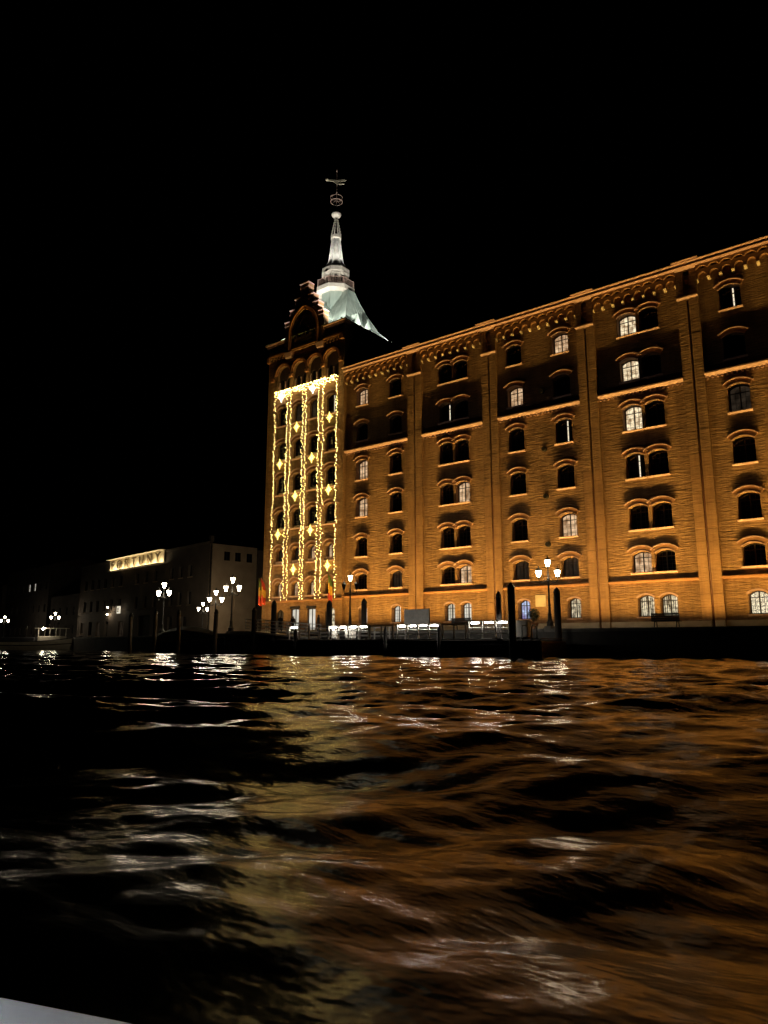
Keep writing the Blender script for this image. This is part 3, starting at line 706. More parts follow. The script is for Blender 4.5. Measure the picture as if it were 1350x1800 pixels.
m = MB(); m.plate([(-1.15,4.60),(-0.3,4.35),(0.0,3.98),(1.0,3.98),(0.95,4.10),(0.12,4.14),(0.12,4.28),(1.2,4.52),(0.95,4.66),(0.0,4.60),(-0.45,4.66),(-1.12,4.72)], [], -0.05, 0.05)
ar = part('arrow', m, 'gilt', vane); ar.rotation_euler = (0, 0, R(35))
m = MB(); m.ball((-1.25, 0, 4.72), 0.19, 10, 6); part('ball', m, 'gilt', ar, smooth=True)

# assumed spotlights on the tower eaves that light the roof and the spire
for (x, y, z, pw, txt) in ((TX1-0.3, YT-0.2, 35.42, 1.0, 'assumed small spotlight at the right end of the tower eaves beside the stepped gable'), (TX0+0.3, YT-0.2, 35.42, 1.0, 'assumed small spotlight at the left end of the tower eaves beside the stepped gable'),
        (TX1+0.22, 59.8, 35.42, 0.16, 'assumed small spotlight on the side eaves of the tower by the two gablets'), (TX1+0.22, 64.0, 35.42, 0.12, 'assumed small spotlight at the rear of the side eaves of the tower')):
    t_ = thing('spotlight', txt, 'spotlight', (x, y, z))
    m = MB(); m.lathe([(0.10, 0.0), (0.12, 0.16), (0.10, 0.17)], 10); part('housing', m, 'black_iron', t_)
    m = MB(); m.tube([(-0.12, 0, 0), (-0.12, 0, 0.2)], 0.02, 5); part('bracket', m, 'black_iron', t_)
    aim = Vector((SX, 60.6, 43.5)) - Vector((x, y, z))
    lamp('assumed_spot_lamp', 'SPOT', t_, (0, 0, 0.2), aim, P_SPIRE*pw*4, (1.0, 0.95, 0.84), spot_size=R(95 if pw > 0.5 else 165), spot_blend=0.8, shadow_soft_size=0.08)
for k in range(8):  # uplights assumed from the bright undersides of the collar and bowl
    a = PI/4*k+PI/8; x = SX+1.66*math.cos(a); y = 60.6+1.66*math.sin(a)
    t_ = thing('spotlight', 'assumed small uplight on the lantern cornice at the foot of the spire', 'spotlight', (x, y, 45.30), 0, 'uplights at the foot of the spire')
    m = MB(); m.lathe([(0.08, 0.0), (0.09, 0.10), (0.08, 0.11)], 8); part('housing', m, 'black_iron', t_)
    lamp('assumed_spot_lamp', 'SPOT', t_, (0, 0, 0.14), (-0.22*math.cos(a), -0.22*math.sin(a), 1.0), 420.0, (1.0, 0.95, 0.84), spot_size=R(60), spot_blend=0.9, shadow_soft_size=0.05)
for i in range(4):  # tower floodlights likewise unseen, assumed from the uplit brick
    x = TX0+1.5+3.0*i
    floodlight(x, YT-2.6, 2.0, P_FLOOD*0.55, 'assumed low amber floodlight set in the paving below the garlanded tower', group='floodlights along the foot of the tower')

# ------------------------------------------------------------------ light strings and stars on the tower
OCT = [(1,0,0),(-1,0,0),(0,1,0),(0,-1,0),(0,0,1),(0,0,-1)]
OCF = [(0,2,4),(2,1,4),(1,3,4),(3,0,4),(2,0,5),(1,2,5),(3,1,5),(0,3,5)]
def bulbs(m, pts, r):
    for p in pts:
        s = r*random.uniform(0.8, 1.2); m.add([(p[0]+a*s, p[1]+b*s, p[2]+c*s) for a, b, c in OCT], OCF)
SXS = [(-59.38, 'outermost string, along the tower corner by the canal'), (-57.40, ''), (-56.82, ''), (-54.87, ''), (-54.40, ''), (-52.42, ''), (-51.80, ''), (-49.76, '')]
NAMES = ['warm fairy light string hanging along the tower corner by the two flags', 'warm fairy light string right of the first window column, beside the flag corner', 'warm fairy light string left of the second window column of the tower',
    'warm fairy light string right of the second window column of the tower', 'warm fairy light string left of the third window column of the tower', 'warm fairy light string right of the third window column of the tower',
    'warm fairy light string left of the window column with the single flag', 'warm fairy light string along the tower edge that meets the long mill']
for (x, _), nm in zip(SXS, NAMES):
    t_ = thing('light_string', nm, 'light string', (x, YT-0.34, 4.75), 0, 'fairy light strings on the tower')
    m = MB(); pts = []; z = 0.0
    while z < 24.2:
        pts.append((random.gauss(0, 0.085)+0.05*math.sin(z*0.9+x), random.uniform(-0.05, 0.03), z)); z += 0.20*random.uniform(0.35, 1.65)
    m.tube([(0.03*math.sin(k*1.7), 0.06, 24.4*k/40) for k in range(41)], 0.012, 4); part('cable', m, 'black_iron', t_)
    m = MB(); bulbs(m, pts, 0.023); b_ = part('bulbs', m, 'bulb', t_); b_['kind'] = 'stuff'
t_ = thing('icicle_garland', 'dense band of warm icicle lights across the tower under the loggia', 'garland', (TC, YT-0.40, 28.9))
pts = []
for k in range(330):
    x = random.uniform(-4.45, 5.25); ph = 0.5+0.5*math.sin(x*4.3)*math.sin(x*1.9+1)
    d = random.random()**1.7*(0.45+0.65*ph); pts.append((x, random.uniform(-0.06, 0.06), 0.12-d))
m = MB(); bulbs(m, pts, 0.023); b_ = part('bulbs', m, 'bulb', t_); b_['kind'] = 'stuff'
m = MB(); m.tube([(-4.5+0.5*k*0.975, 0.05, 0.14+0.02*math.sin(k)) for k in range(21)], 0.02, 4); part('cable', m, 'black_iron', t_)
m = MB(); n8 = 16; outer = []; inner = []
for k in range(16):
    a = PI/2 + 2*PI*k/16; r = (0.60 if k % 4 == 0 else (0.40 if k % 4 == 2 else 0.21)); r *= (1.15 if k % 8 == 0 else 1.0)
    outer.append((r*math.cos(a), r*math.sin(a))); inner.append((0.10*math.cos(a), 0.10*math.sin(a)))
outer = [(a*0.86, b*0.86) for a, b in outer]; m.plate(outer, [inner], -0.04, 0.04); st_y = m.mesh('star_tube', 'star_tube'); st_w = m.mesh('star_tube', 'star_tube_white')
m = MB(); m.lathe([(0.13, -0.02), (0.13, 0.02)], 8); m.tube([(0,0.0,0.0), (0,0.0,0.9)], 0.008, 4); m.v = [(x, 0.05+y*0.3, z) for x, y, z in m.v]; st_h = m.mesh('hanger', 'black_iron')
STARS = [(0, 28.25, 'white star light in the icicle band at the canal end'), (2, 28.2, 'white star light in the icicle band over the third window column'),
    (3, 24.35, 'yellow star light under the top window of the column nearest the long mill'), (1, 24.2, 'yellow star light under the top window of the second window column'),
    (2, 20.2, 'yellow star light under the fifth floor window of the third column'), (0, 20.25, 'yellow star light under the fifth floor window of the corner column'),
    (3, 16.25, 'yellow star light under the fourth floor window of the column nearest the long mill'), (1, 16.2, 'yellow star light under the fourth floor window of the second column'),
    (0, 12.1, 'yellow star light under the third floor window of the corner column'), (2, 12.1, 'yellow star light under the third floor window of the third column'),
    (1, 8.0, 'yellow star light between the two lowest rows in the second window column'), (3, 8.1, 'yellow star light above the single hanging flag')]
for c, z, nm in STARS:
    t_ = thing('star_light', nm, 'star light', (TCOLS[c], YT-0.32, z), 0, 'star lights on the tower')
    part('star_tube', st_w if z > 27 else st_y, None, t_); part('hanger', st_h, None, t_)

# ------------------------------------------------------------------ street lamps
def lantern(par, x, z, lit):
    """tapered six-sided lantern with iron cap, base point at (x, 0, z)"""
    g = MB(); g.lathe([(0.10, 0.0), (0.225, 0.44)], 6, (x, 0)); g.v = [(a, b, c+z) for a, b, c in g.v]
    o = part('lantern', g, lit, par)
    m = MB(); m.lathe([(0.26, 0.44), (0.25, 0.48), (0.13, 0.60), (0.05, 0.64), (0.04, 0.70), (0.06, 0.74), (0.01, 0.82)], 6, (x, 0))
    for k in range(6):
        a = PI/3*k; m.tube([(x+0.105*math.cos(a), 0.105*math.sin(a), 0.0), (x+0.232*math.cos(a), 0.232*math.sin(a), 0.45)], 0.010, 4)
    m.lathe([(0.02, -0.12), (0.05, -0.08), (0.085, -0.02), (0.085, 0.01)], 6, (x, 0))
    m.v = [(a, b, c+z) for a, b, c in m.v]; part('cage', m, 'black_iron', o)
def street_lamp(loc, rz, scale, label, lit=('lantern_glass',)*3):
    t_ = thing('street_lamp', label, 'street lamp', loc, rz, 'three-armed street lamps on the quays', scale)
    m = MB(); m.lathe([(0.34, 0.0), (0.34, 0.10), (0.27, 0.16), (0.24, 0.45), (0.28, 0.50), (0.20, 0.58), (0.15, 0.75), (0.13, 1.05), (0.16, 1.10), (0.11, 1.16), (0.085, 1.7), (0.11, 1.76), (0.08, 1.82), (0.065, 3.55), (0.10, 3.62), (0.10, 3.72), (0.05, 3.80), (0.04, 4.50)], 10)
    part('post', m, 'black_iron', t_, smooth=True)
    m = MB(); m.lathe([(0.50, -0.02), (0.50, 0.12), (0.42, 0.14), (0.42, 0.22), (0.36, 0.24)], 8); part('base', m, 'coping_stone', t_)
    for s in (-1, 1):
        m = MB(); m.tube([(s*0.05, 0, 3.66), (s*0.16, 0, 3.55), (s*0.32, 0, 3.42), (s*0.52, 0, 3.42), (s*0.66, 0, 3.55), (s*0.68, 0, 3.72)], 0.030, 6)
        m.tube([(s*0.06, 0, 3.95), (s*0.18, 0, 3.80), (s*0.30, 0, 3.60), (s*0.40, 0, 3.46)], 0.016, 5); part('arm', m, 'black_iron', t_, smooth=True)
    lantern(t_, 0, 4.60, lit[0]); lantern(t_, -0.68, 3.84, lit[1]); lantern(t_, 0.68, 3.84, lit[2])
    return t_
OFF = ('lantern_glass', 'pane_dark', 'pane_dark')
FAR = ('lantern_glass_far',)*3
street_lamp((-42.44, 49.3, QUAY), R(10), 1.0, 'three-armed street lamp with only its top lantern lit, where tower meets mill', OFF)
street_lamp((-22.95, 49.0, QUAY), R(28), 1.0, 'three-armed street lamp with all lanterns lit before the amber mill wall')
street_lamp((-59.5, 50.0, QUAY), R(20), 1.16, 'three-armed street lamp by the tower corner, before the pale end wall')
street_lamp((-77.2, 53.9, QUAY-0.1), R(10), 1.30, 'tall three-armed street lamp before the dark factory front under the sign', FAR)
street_lamp((-76.0, 61.1, QUAY-0.1), R(60), 1.18, 'three-armed street lamp on the canal side, before the pale end wall of the factory', FAR)
street_lamp((-81.4, 63.3, QUAY-0.1), R(75), 0.93, 'small three-armed street lamp at the corner of the dark factory', FAR)
street_lamp((-136.5, 71.0, QUAY-0.1), R(62), 1.0, 'distant three-armed street lamp behind the wheelhouse of the moored barge', FAR)
street_lamp((-164.7, 74.3, QUAY-0.1), R(58), 1.0, 'farthest three-armed street lamp, beyond the stern of the moored barge', FAR)

# ------------------------------------------------------------------ hotel pontoon, gangway, railings
DK = 0.36
pon = thing('pontoon', 'long black floating pontoon moored in front of the mill', 'pontoon', (-33.5, 44.5, WATER))
m = MB(); m.bbox(-12.3, 12.9, -2.0, 2.0, -0.5, DK-WATER-0.14, 0.12); part('hull', m, 'black_hull', pon)
pl = MB(); pl.bbox(0, 0.30, -2.05, 2.05, 0, 0.05, 0.01); plm = pl.mesh('plank', 'deck_board')
for i in range(80): part('plank', plm, None, pon, (-12.35+0.316*i, 0, DK-WATER-0.05))
m = MB(); m.tube([(-12.3, -2.07, 0.85), (12.9, -2.07, 0.85)], 0.09, 6); part('fender', m, 'black_iron', pon)
def railing(x0, x1, y, h, nbay, leds, label, mat='white_paint', rails=(1.0, 0.62, 0.32), rz=0.0):
    t_ = thing('railing', label, 'railing', (x0, y, DK), rz, 'white railings on the pontoon'); L = x1-x0
    for i in range(nbay+1):
        m = MB(); m.bbox(L*i/nbay-0.05, L*i/nbay+0.05, -0.05, 0.05, 0, h, 0.01); part('post', m, mat, t_)
    for f in rails:
        m = MB(); m.bbox(0.03, L-0.03, -0.03, 0.03, h*f-0.075, h*f-0.01, 0.01); part('rail', m, mat, t_)
    for i in leds:
        a, b = L*i/nbay+0.22, L*(i+1)/nbay-0.22
        m = MB(); m.tube([(a, 0.0, h-0.16), (b, 0.0, h-0.16)], 0.038, 8); part('tube_lamp', m, 'led', t_)
    return t_
YR = 42.75
railing(-43.45, -41.2, YR, 1.12, 2, (0,), 'short white railing with one tube lamp beside the gangway foot')
railing(-40.05, -34.9, YR, 1.08, 5, (1, 2, 3, 4), 'long white railing with four tube lamps before the lamp post')
railing(-32.2, -28.4, YR, 1.08, 4, (0, 1, 2, 3), 'white railing with four tube lamps below the grey screen')
railing(-26.05, -22.9, YR, 1.20, 3, (0, 1, 2), 'white railing with three tube lamps behind the paired mooring posts')  # lamp row lengthened here to light the locker at the pontoon end
railing(-44.9, -34.0, 46.2, 1.0, 7, (), 'plain grey railing along the landward side of the pontoon by the gangway', 'grey_paint')
railing(-34.8, -32.6, YR, 1.02, 2, (), 'thin grey rope railing between two lit white railings, left of the screen', 'grey_paint', (1.0,))
railing(-28.2, -26.3, YR, 1.02, 2, (), 'thin grey rope railing between two lit white railings, below a bench', 'grey_paint', (1.0,))
# equipment lockers and ladder hoops
for x0, x1, h, nm in ((-22.75, -21.75, 1.12, 'white locker at the end of the pontoon beside the ladder'), (-37.55, -36.85, 0.72, 'small white rounded locker behind the long railing'), (-39.0, -38.6, 0.75, 'narrow white life-ring locker behind the long railing')):
    t_ = thing('locker', nm, 'locker', ((x0+x1)/2, 43.3, DK)); w = (x1-x0)/2
    m = MB(); m.bbox(-w, w, -0.3, 0.3, 0.06, h, 0.06); part('body', m, 'white_paint', t_)
    m = MB(); m.bbox(-w-0.03, w+0.03, -0.33, 0.33, h, h+0.06, 0.02); part('lid', m, 'white_paint', t_)
    m = MB(); m.bbox(-w+0.05, w-0.05, -0.25, 0.25, 0, 0.07, 0.01); part('base', m, 'black_iron', t_)
t_ = thing('ladder', 'pair of pale hooped ladder rails at the pontoon end', 'ladder', (-21.5, 42.7, DK))
for x in (-0.38, 0.32):
    m = MB(); m.tube([(x, 0.5, 0.0), (x, 0.5, 0.62), (x, 0.42, 0.78), (x, 0.2, 0.84), (x, -0.1, 0.82), (x, -0.25, 0.68), (x, -0.27, -0.9)], 0.045, 7); part('side_rail', m, 'white_paint', t_, smooth=True)
for i in range(4):
    m = MB(); m.tube([(-0.38, -0.27, -0.2-0.25*i), (0.32, -0.27, -0.2-0.25*i)], 0.03, 6); part('rung', m, 'white_paint', t_)
# gangway from the quay down to the pontoon
gw_ = thing('gangway', 'white gangway with open railings sloping from the quay down to the pontoon', 'gangway', (-52.0, 46.2, QUAY))
GL = 8.2; dz = -(QUAY-DK)+0.06
def gz(f): return dz*f
m = MB(); a0, a1 = 0.0, GL
m.add([(0,-0.8,0.0),(GL,-0.8,dz),(GL,0.8,dz),(0,0.8,0.0),(0,-0.8,0.16),(GL,-0.8,dz+0.16),(GL,0.8,dz+0.16),(0,0.8,0.16)], [(3,2,1,0),(4,5,6,7),(0,1,5,4),(1,2,6,5),(2,3,7,6),(3,0,4,7)]); part('deck', m, 'grey_paint', gw_)
for y in (-0.75, 0.75):
    for i in range(7):
        f = i/6; m = MB(); m.tube([(GL*f, y, gz(f)+0.1), (GL*f, y, gz(f)+1.25)], 0.035, 6); part('post', m, 'white_paint', gw_)
    for h in (1.25, 0.95, 0.65, 0.38):
        m = MB(); m.tube([(0, y, h), (GL, y, dz+h)], 0.028 if h < 1.2 else 0.035, 6); part('rail', m, 'white_paint', gw_)
m = MB(); m.box(-2.2, 0.0, -0.85, 1.9, -0.02, 0.15); part('landing', m, 'grey_paint', gw_)

# grey screen on the pontoon
t_ = thing('screen', 'dark grey slatted screen standing on the pontoon behind the tube lamps', 'screen', (-32.9, 46.2, DK))
for i in range(12):
    m = MB(); m.bbox(-1.18+0.197*i, -1.18+0.197*i+0.188, -0.04, 0.04, 0.75, 2.33, 0.008); part('slat', m, 'grey_paint', t_)
for x in (-1.15, 1.15):
    m = MB(); m.bbox(x-0.05, x+0.05, 0.04, 0.12, 0, 2.36, 0.01); part('post', m, 'black_iron', t_)
# benches seen from behind
def bench(x, y, rz, label):
    t_ = thing('bench', label, 'bench', (x, y, QUAY), rz, 'black benches on the quay')
    for i, z in enumerate((0.50, 0.64, 0.78, 0.92)):
        m = MB(); m.bbox(-0.92, 0.92, -0.04+0.02*i*-1, 0.01-0.02*i, z-0.066, z+0.064, 0.01); part('back_slat', m, 'black_iron', t_)
    for i in range(4):
        m = MB(); m.bbox(-0.92, 0.92, 0.06+0.12*i, 0.165+0.12*i, 0.43, 0.47, 0.008); part('seat_slat', m, 'black_iron', t_)
    for x_ in (-0.72, 0.72):
        m = MB(); m.tube([(x_-0.02, -0.05, 0), (x_, 0.02, 0.42), (x_, -0.10, 0.98)], 0.035, 6); m.tube([(x_, 0.52, 0), (x_, 0.45, 0.42), (x_, 0.02, 0.42)], 0.035, 6); part('leg', m, 'black_iron', t_)
bench(-30.7, 49.3, 0, 'black slatted bench below a pair of white lit windows')
bench(-14.9, 49.5, 0, 'black slatted bench below a pair of windows showing a lit room')
# mooring posts
def post(x, y, ztop, r, label, mat='mooring_wood', lean=(0, 0), group='mooring posts in the water'):
    t_ = thing('mooring_post', label, 'mooring post', (x, y, WATER-1.0), 0, group); h = ztop-WATER+1.0
    m = MB(); m.lathe([(r*1.05, 0), (r, h*0.5), (r*0.97, h-0.42)], 10); m.v = [(a+lean[0]*c/h, b+lean[1]*c/h, c) for a, b, c in m.v]; part('shaft', m, mat, t_, smooth=True)
    m = MB(); m.lathe([(r*0.97, h-0.42), (r*1.03, h-0.40), (r*1.0, h-0.30), (r*0.55, h-0.10), (0.02, h)], 10); m.v = [(a+lean[0]*c/h, b+lean[1]*c/h, c) for a, b, c in m.v]; part('cap', m, 'black_iron', t_)
post(-48.84, 46.0, 3.97, 0.26, 'dark mooring post against the first tower door, beside the gangway')
post(-42.77, 46.9, 3.80, 0.26, 'dark pointed mooring post between two lit tower doors')
post(-38.82, 46.9, 3.80, 0.24, 'dark pointed mooring post beside the lamp with one lit lantern')
post(-23.92, 43.2, 3.53, 0.19, 'thinner of the paired mooring posts at the pontoon end')
post(-22.40, 42.15, 3.98, 0.25, 'thicker and taller of the paired mooring posts at the pontoon end')
post(-21.51, 47.2, 3.92, 0.24, 'dark mooring post next to the lamp with three lit lanterns')
post(-42.3, 42.3, 1.25, 0.16, 'short black bollard post at the gangway foot')
post(-32.95, 42.3, 1.30, 0.14, 'short black bollard post left of the screen railing')
post(-28.2, 42.3, 1.30, 0.14, 'short black bollard post right of the screen railing')
post(-50.6, 45.2, 3.35, 0.22, 'dark mooring post at the quay end of the gangway')
for x, y, z, lb in ((-66.8, 42.9, 3.2, 'grey wooden mooring post before the factory gate'), (-62.3, 42.7, 3.4, 'grey wooden mooring post left of the covered boat'), (-57.0, 41.7, 3.2, 'grey wooden mooring post before the middle of the covered boat'), (-51.2, 41.2, 3.05, 'dark wooden mooring post right of the covered boat')):
    post(x, y, z, 0.20, lb, 'pale_wood', (random.uniform(-0.2, 0.2), 0), 'wooden mooring posts off the factory quay')
# planter with a clipped bush
def bush(x, y, z, r, label):
    t_ = thing('potted_bush', label, 'plant', (x, y, z))
    m = MB(); m.lathe([(0.24, 0), (0.33, 0.42), (0.36, 0.42), (0.36, 0.48), (0.28, 0.48)], 12); part('pot', m, 'terracotta', t_)
    m = MB(); m.tube([(0, 0, 0.45), (0.02, 0.02, 0.9)], 0.035, 5); part('stem', m, 'mooring_wood', t_)
    m = MB()
    for k in range(900):
        d = Vector((random.gauss(0,1), random.gauss(0,1), random.gauss(0,1))).normalized(); rr = r*random.uniform(0.55, 1.06)
        c = Vector((0, 0, 0.62+r)) + d*rr; u = Vector((random.gauss(0,1), random.gauss(0,1), random.gauss(0,1))).normalized(); w_ = d.cross(u).normalized(); s_ = random.uniform(0.035, 0.07)
        m.add([c-u*s_, c+w_*s_*0.5, c+u*s_, c-w_*s_*0.5], [(0,1,2,3)])
    part('crown', m, 'leaf', t_)
bush(-24.1, 48.7, QUAY-0.0, 0.46, 'round clipped bush in a pot on the quay near the pontoon ladder')

# ------------------------------------------------------------------ flags on the tower
def flag(x, y, z, lean, colours, L, label, rz=0):
    t_ = thing('flag', label, 'flag', (x, y, z), rz, 'flags hanging on the tower')
    tip = (lean*0.9, -1.5, 1.25)
    m = MB(); m.tube([(0, 0, 0), tip], [0.035, 0.02], 6); m.ball((tip[0], tip[1], tip[2]+0.03), 0.06); part('pole', m, 'pale_wood', t_)
    m = MB(); nx, nz = 10, 18; W = 0.85
    for i in range(nx+1):
        f = i/nx; bx = tip[0]*(1-f*0.42); by = tip[1]*(1-f*0.42); bz = tip[2]*(1-f*0.42)
        for j in range(nz+1):
            g = j/nz; fold = 0.09*math.sin(f*13+g*2.0)*min(1, g*3+0.2)
            m.v.append((bx*(1-0.25*g)+fold+0.03*math.sin(g*5), by*(1-0.18*g)-0.05+0.6*fold, bz - L*g*(1-0.10*f)))
    for i in range(nx):
        for j in range(nz):
            m.f.append((i*(nz+1)+j, (i+1)*(nz+1)+j, (i+1)*(nz+1)+j+1, i*(nz+1)+j+1)); m.mi.append(min(len(colours)-1, int((j+0.5*math.sin(i))/nz*len(colours))))
    o = part('cloth', m, colours, t_, smooth=True); so = o.modifiers.new('thickness', 'SOLIDIFY'); so.thickness = 0.01
flag(-49.75, YT-0.05, 5.9, 0.2, ['cloth_green', 'cloth_yellow', 'cloth_red'], 2.9, 'green, yellow and red flag hanging beside the long mill')
flag(-60.4, YT-0.05, 5.9, 0.5, ['cloth_green', 'cloth_yellow', 'cloth_red'], 2.8, 'green, yellow and red flag at the outer tower corner')
flag(-59.75, YT-0.05, 5.9, 0.25, ['cloth_red', 'cloth_yellow', 'cloth_red'], 2.7, 'red and gold flag next to the tricolour at the tower corner')

# ------------------------------------------------------------------ people by the tower doors
def person(x, y, z, rz, h, top, label, stride=0.0, bend=0.0):
    s = h/1.75
    J = {'pel': (0,0,0.95), 'wai': (0,0.0,1.12), 'che': (0,0.01+bend,1.34), 'nec': (0,0.0+bend,1.48), 'hea': (0,-0.02+bend,1.58), 'cro': (0,-0.02+bend,1.70)}
    E = [('pel','wai'),('wai','che'),('che','nec'),('nec','hea'),('hea','cro')]
    rad = {'pel': (0.17,0.12), 'wai': (0.155,0.115), 'che': (0.19,0.125), 'nec': (0.065,0.065), 'hea': (0.088,0.10), 'cro': (0.065,0.075)}
    for sd, n in ((-1,'l'),(1,'r')):
        st = stride*sd
        J.update({'sh'+n: (0.19*sd,0.01+bend,1.42), 'el'+n: (0.25*sd,0.03+bend*0.6,1.14), 'wr'+n: (0.23*sd,-0.08+bend*0.5,0.92), 'ha'+n: (0.22*sd,-0.11+bend*0.5,0.83),
                  'hi'+n: (0.10*sd,0,0.90), 'kn'+n: (0.11*sd,-0.03+st*0.5,0.50), 'an'+n: (0.11*sd,0.02+st,0.09), 'to'+n: (0.13*sd,-0.16+st,0.04)})
        E += [('che','sh'+n),('sh'+n,'el'+n),('el'+n,'wr'+n),('wr'+n,'ha'+n),('pel','hi'+n),('hi'+n,'kn'+n),('kn'+n,'an'+n),('an'+n,'to'+n)]
        rad.update({'sh'+n: (0.075,0.075), 'el'+n: (0.055,0.055), 'wr'+n: (0.04,0.035), 'ha'+n: (0.035,0.02), 'hi'+n: (0.11,0.11), 'kn'+n: (0.075,0.075), 'an'+n: (0.055,0.055), 'to'+n: (0.045,0.035)})
    ks = list(J); me = bpy.data.meshes.new('person'); me.from_pydata([tuple(c*s for c in J[k]) for k in ks], [(ks.index(a), ks.index(b)) for a, b in E], [])
    o = bpy.data.objects.new('person', me); col.objects.link(o)
    md = o.modifiers.new('skin', 'SKIN')
    for i, k in enumerate(ks):
        me.skin_vertices[0].data[i].radius = tuple(r*s for r in rad[k]); me.skin_vertices[0].data[i].use_root = (k == 'pel')
    sb = o.modifiers.new('sub', 'SUBSURF'); sb.levels = 1; sb.render_levels = 1
    dg = bpy.context.evaluated_depsgraph_get(); nm = bpy.data.meshes.new_from_object(o.evaluated_get(dg))
    bpy.data.objects.remove(o)
    for mm in (top, 'coat_dark', 'skin', 'hair'): nm.materials.append(MATS[mm])
    for p in nm.polygons:
        c = p.center/s
        hnd = abs(c.x) > 0.17 and 0.78 < c.z < 0.90
        p.material_index = 2 if (c.z > 1.47 or hnd) else (0 if c.z > 0.80 else 1)
        if c.z > 1.60 and (c.y - bend > -0.04 or c.z > 1.69): p.material_index = 3
        p.use_smooth = True
    nm.name = 'person'; b = place('person', nm, None, (x, y, z)); b.rotation_euler = (0, 0, rz)
    return tag(b, label, 'person', 'people by the tower doors')
person(-52.3, 50.2, QUAY, R(200), 1.78, 'coat_dark', 'person in a dark coat standing behind the gangway by the first door', 0.06)
person(-51.2, 50.8, QUAY, R(80), 1.72, 'coat_dark', 'person in dark clothes bending forward between the first two tower doors', 0.1, -0.06)
person(-47.9, 51.0, QUAY, R(150), 1.76, 'coat_grey', 'person in a grey coat standing between the two lit tower doors', 0.05)

# ------------------------------------------------------------------ factory on the far side of the side canal
# local frame: +x runs along the front towards the far end, -y... the front faces the water (local y = 0 plane)
FA = math.atan2(0.148, -0.989)          # direction of the front, seen from its near corner
fac = thing('factory_building', 'long dark three-storey factory with pale end wall and glowing rooftop sign', 'building', (-85.0, 66.9, QUAY-0.1), FA)
# with this rotation local +y points towards the water, so plates are built with their front at small negative depth mirrored
def fplate(m, outer, holes, d0, d1):
    k = len(m.v); m.plate(outer, holes, d0, d1)
    for i in range(k, len(m.v)): x, y, z = m.v[i]; m.v[i] = (x, -y, z)
    m.f = [f if min(f) < k else f[::-1] for f in m.f]
B0 = QUAY-0.1
FW, FH = 49.5, 15.0
LOW = [(47.0, 1.9, 4.0, 1.5), (43.0, 1.5, 4.1, 1.5), (39.3, 1.4, 4.0, 1.7), (35.6, 1.3, 4.0, 1.4), (29.5, 1.1, 3.9, 2.2), (20.6, 0.95, 4.7, 4.6), (11.5, 1.6, 4.2, 1.5), (7.0, 1.6, 4.2, 1.5)]
MID = [46.3, 43.2, 40.3, 37.3, 34.0, 30.6, 24.0, 20.6, 17.2, 11.5, 8.6, 5.6]
holes = [[(c-w/2, a), (c+w/2, a), (c+w/2, b), (c-w/2, b)] for c, a, b, w in LOW]
holes += [[(c-0.65, 5.85), (c+0.65, 5.85), (c+0.65, 7.95), (c-0.65, 7.95)] for c in MID]
holes += [[(c-0.65, 10.1), (c+0.65, 10.1), (c+0.65, 11.95), (c-0.65, 11.95)] for c in MID]
m = MB(); fplate(m, [(0, B0), (FW, B0), (FW, FH), (0, FH)], holes, 0.0, 0.45); m.v = [(x, y, z-B0) for x, y, z in m.v]; part('wall', m, 'factory_wall', fac)
m = MB(); m.box(0, FW, -22, -8.4, 0, FH-0.6-B0); part('wall', m, 'factory_wall', fac)
def fwindow(c, a, b, w, mat, deep=0.3):
    m = MB(); fplate(m, [(-w/2, 0), (w/2, 0), (w/2, b-a), (-w/2, b-a)], [[(-w/2+0.09, 0.09), (-0.04, 0.09), (-0.04, b-a-0.09), (-w/2+0.09, b-a-0.09)], [(0.04, 0.09), (w/2-0.09, 0.09), (w/2-0.09, b-a-0.09), (0.04, b-a-0.09)]], deep-0.08, deep)
    o = part('window', m, 'pale_wood', fac, (c, 0, a-B0))
    m = MB(); fplate(m, [(-w/2, 0), (w/2, 0), (w/2, b-a), (-w/2, b-a)], [], deep, deep+0.02); part('pane', m, mat, o)
    m = MB(); m.bbox(-w/2-0.1, w/2+0.1, -0.05, 0.10, -0.12, 0.0, 0.01); part('sill', m, 'stucco', o)
for i, (c, a, b, w) in enumerate(LOW):
    if w < 4: fwindow(c, a, b, w, 'pane_dim' if i in (0, 2, 4) else 'pane_dark')
for c in MID: fwindow(c, 5.85, 7.95, 1.3, 'pane_dark'); fwindow(c, 10.1, 11.95, 1.3, 'pane_dark')
m = MB()
for i in range(12): m.bbox(-2.26+0.38*i, -2.26+0.37+0.38*i, -0.30, -0.24, 0, 3.7, 0.01)
part('gate', m, 'mooring_wood', fac, (20.6, 0, 0.02))
m = MB(); m.bbox(0, FW, -0.4, 0.22, FH-B0-0.35, FH-B0, 0.03); part('cornice', m, 'factory_wall', fac)
m = MB(); m.bbox(0, FW, -0.1, 0.10, 4.7, 4.95, 0.02); part('string_course', m, 'factory_wall', fac)
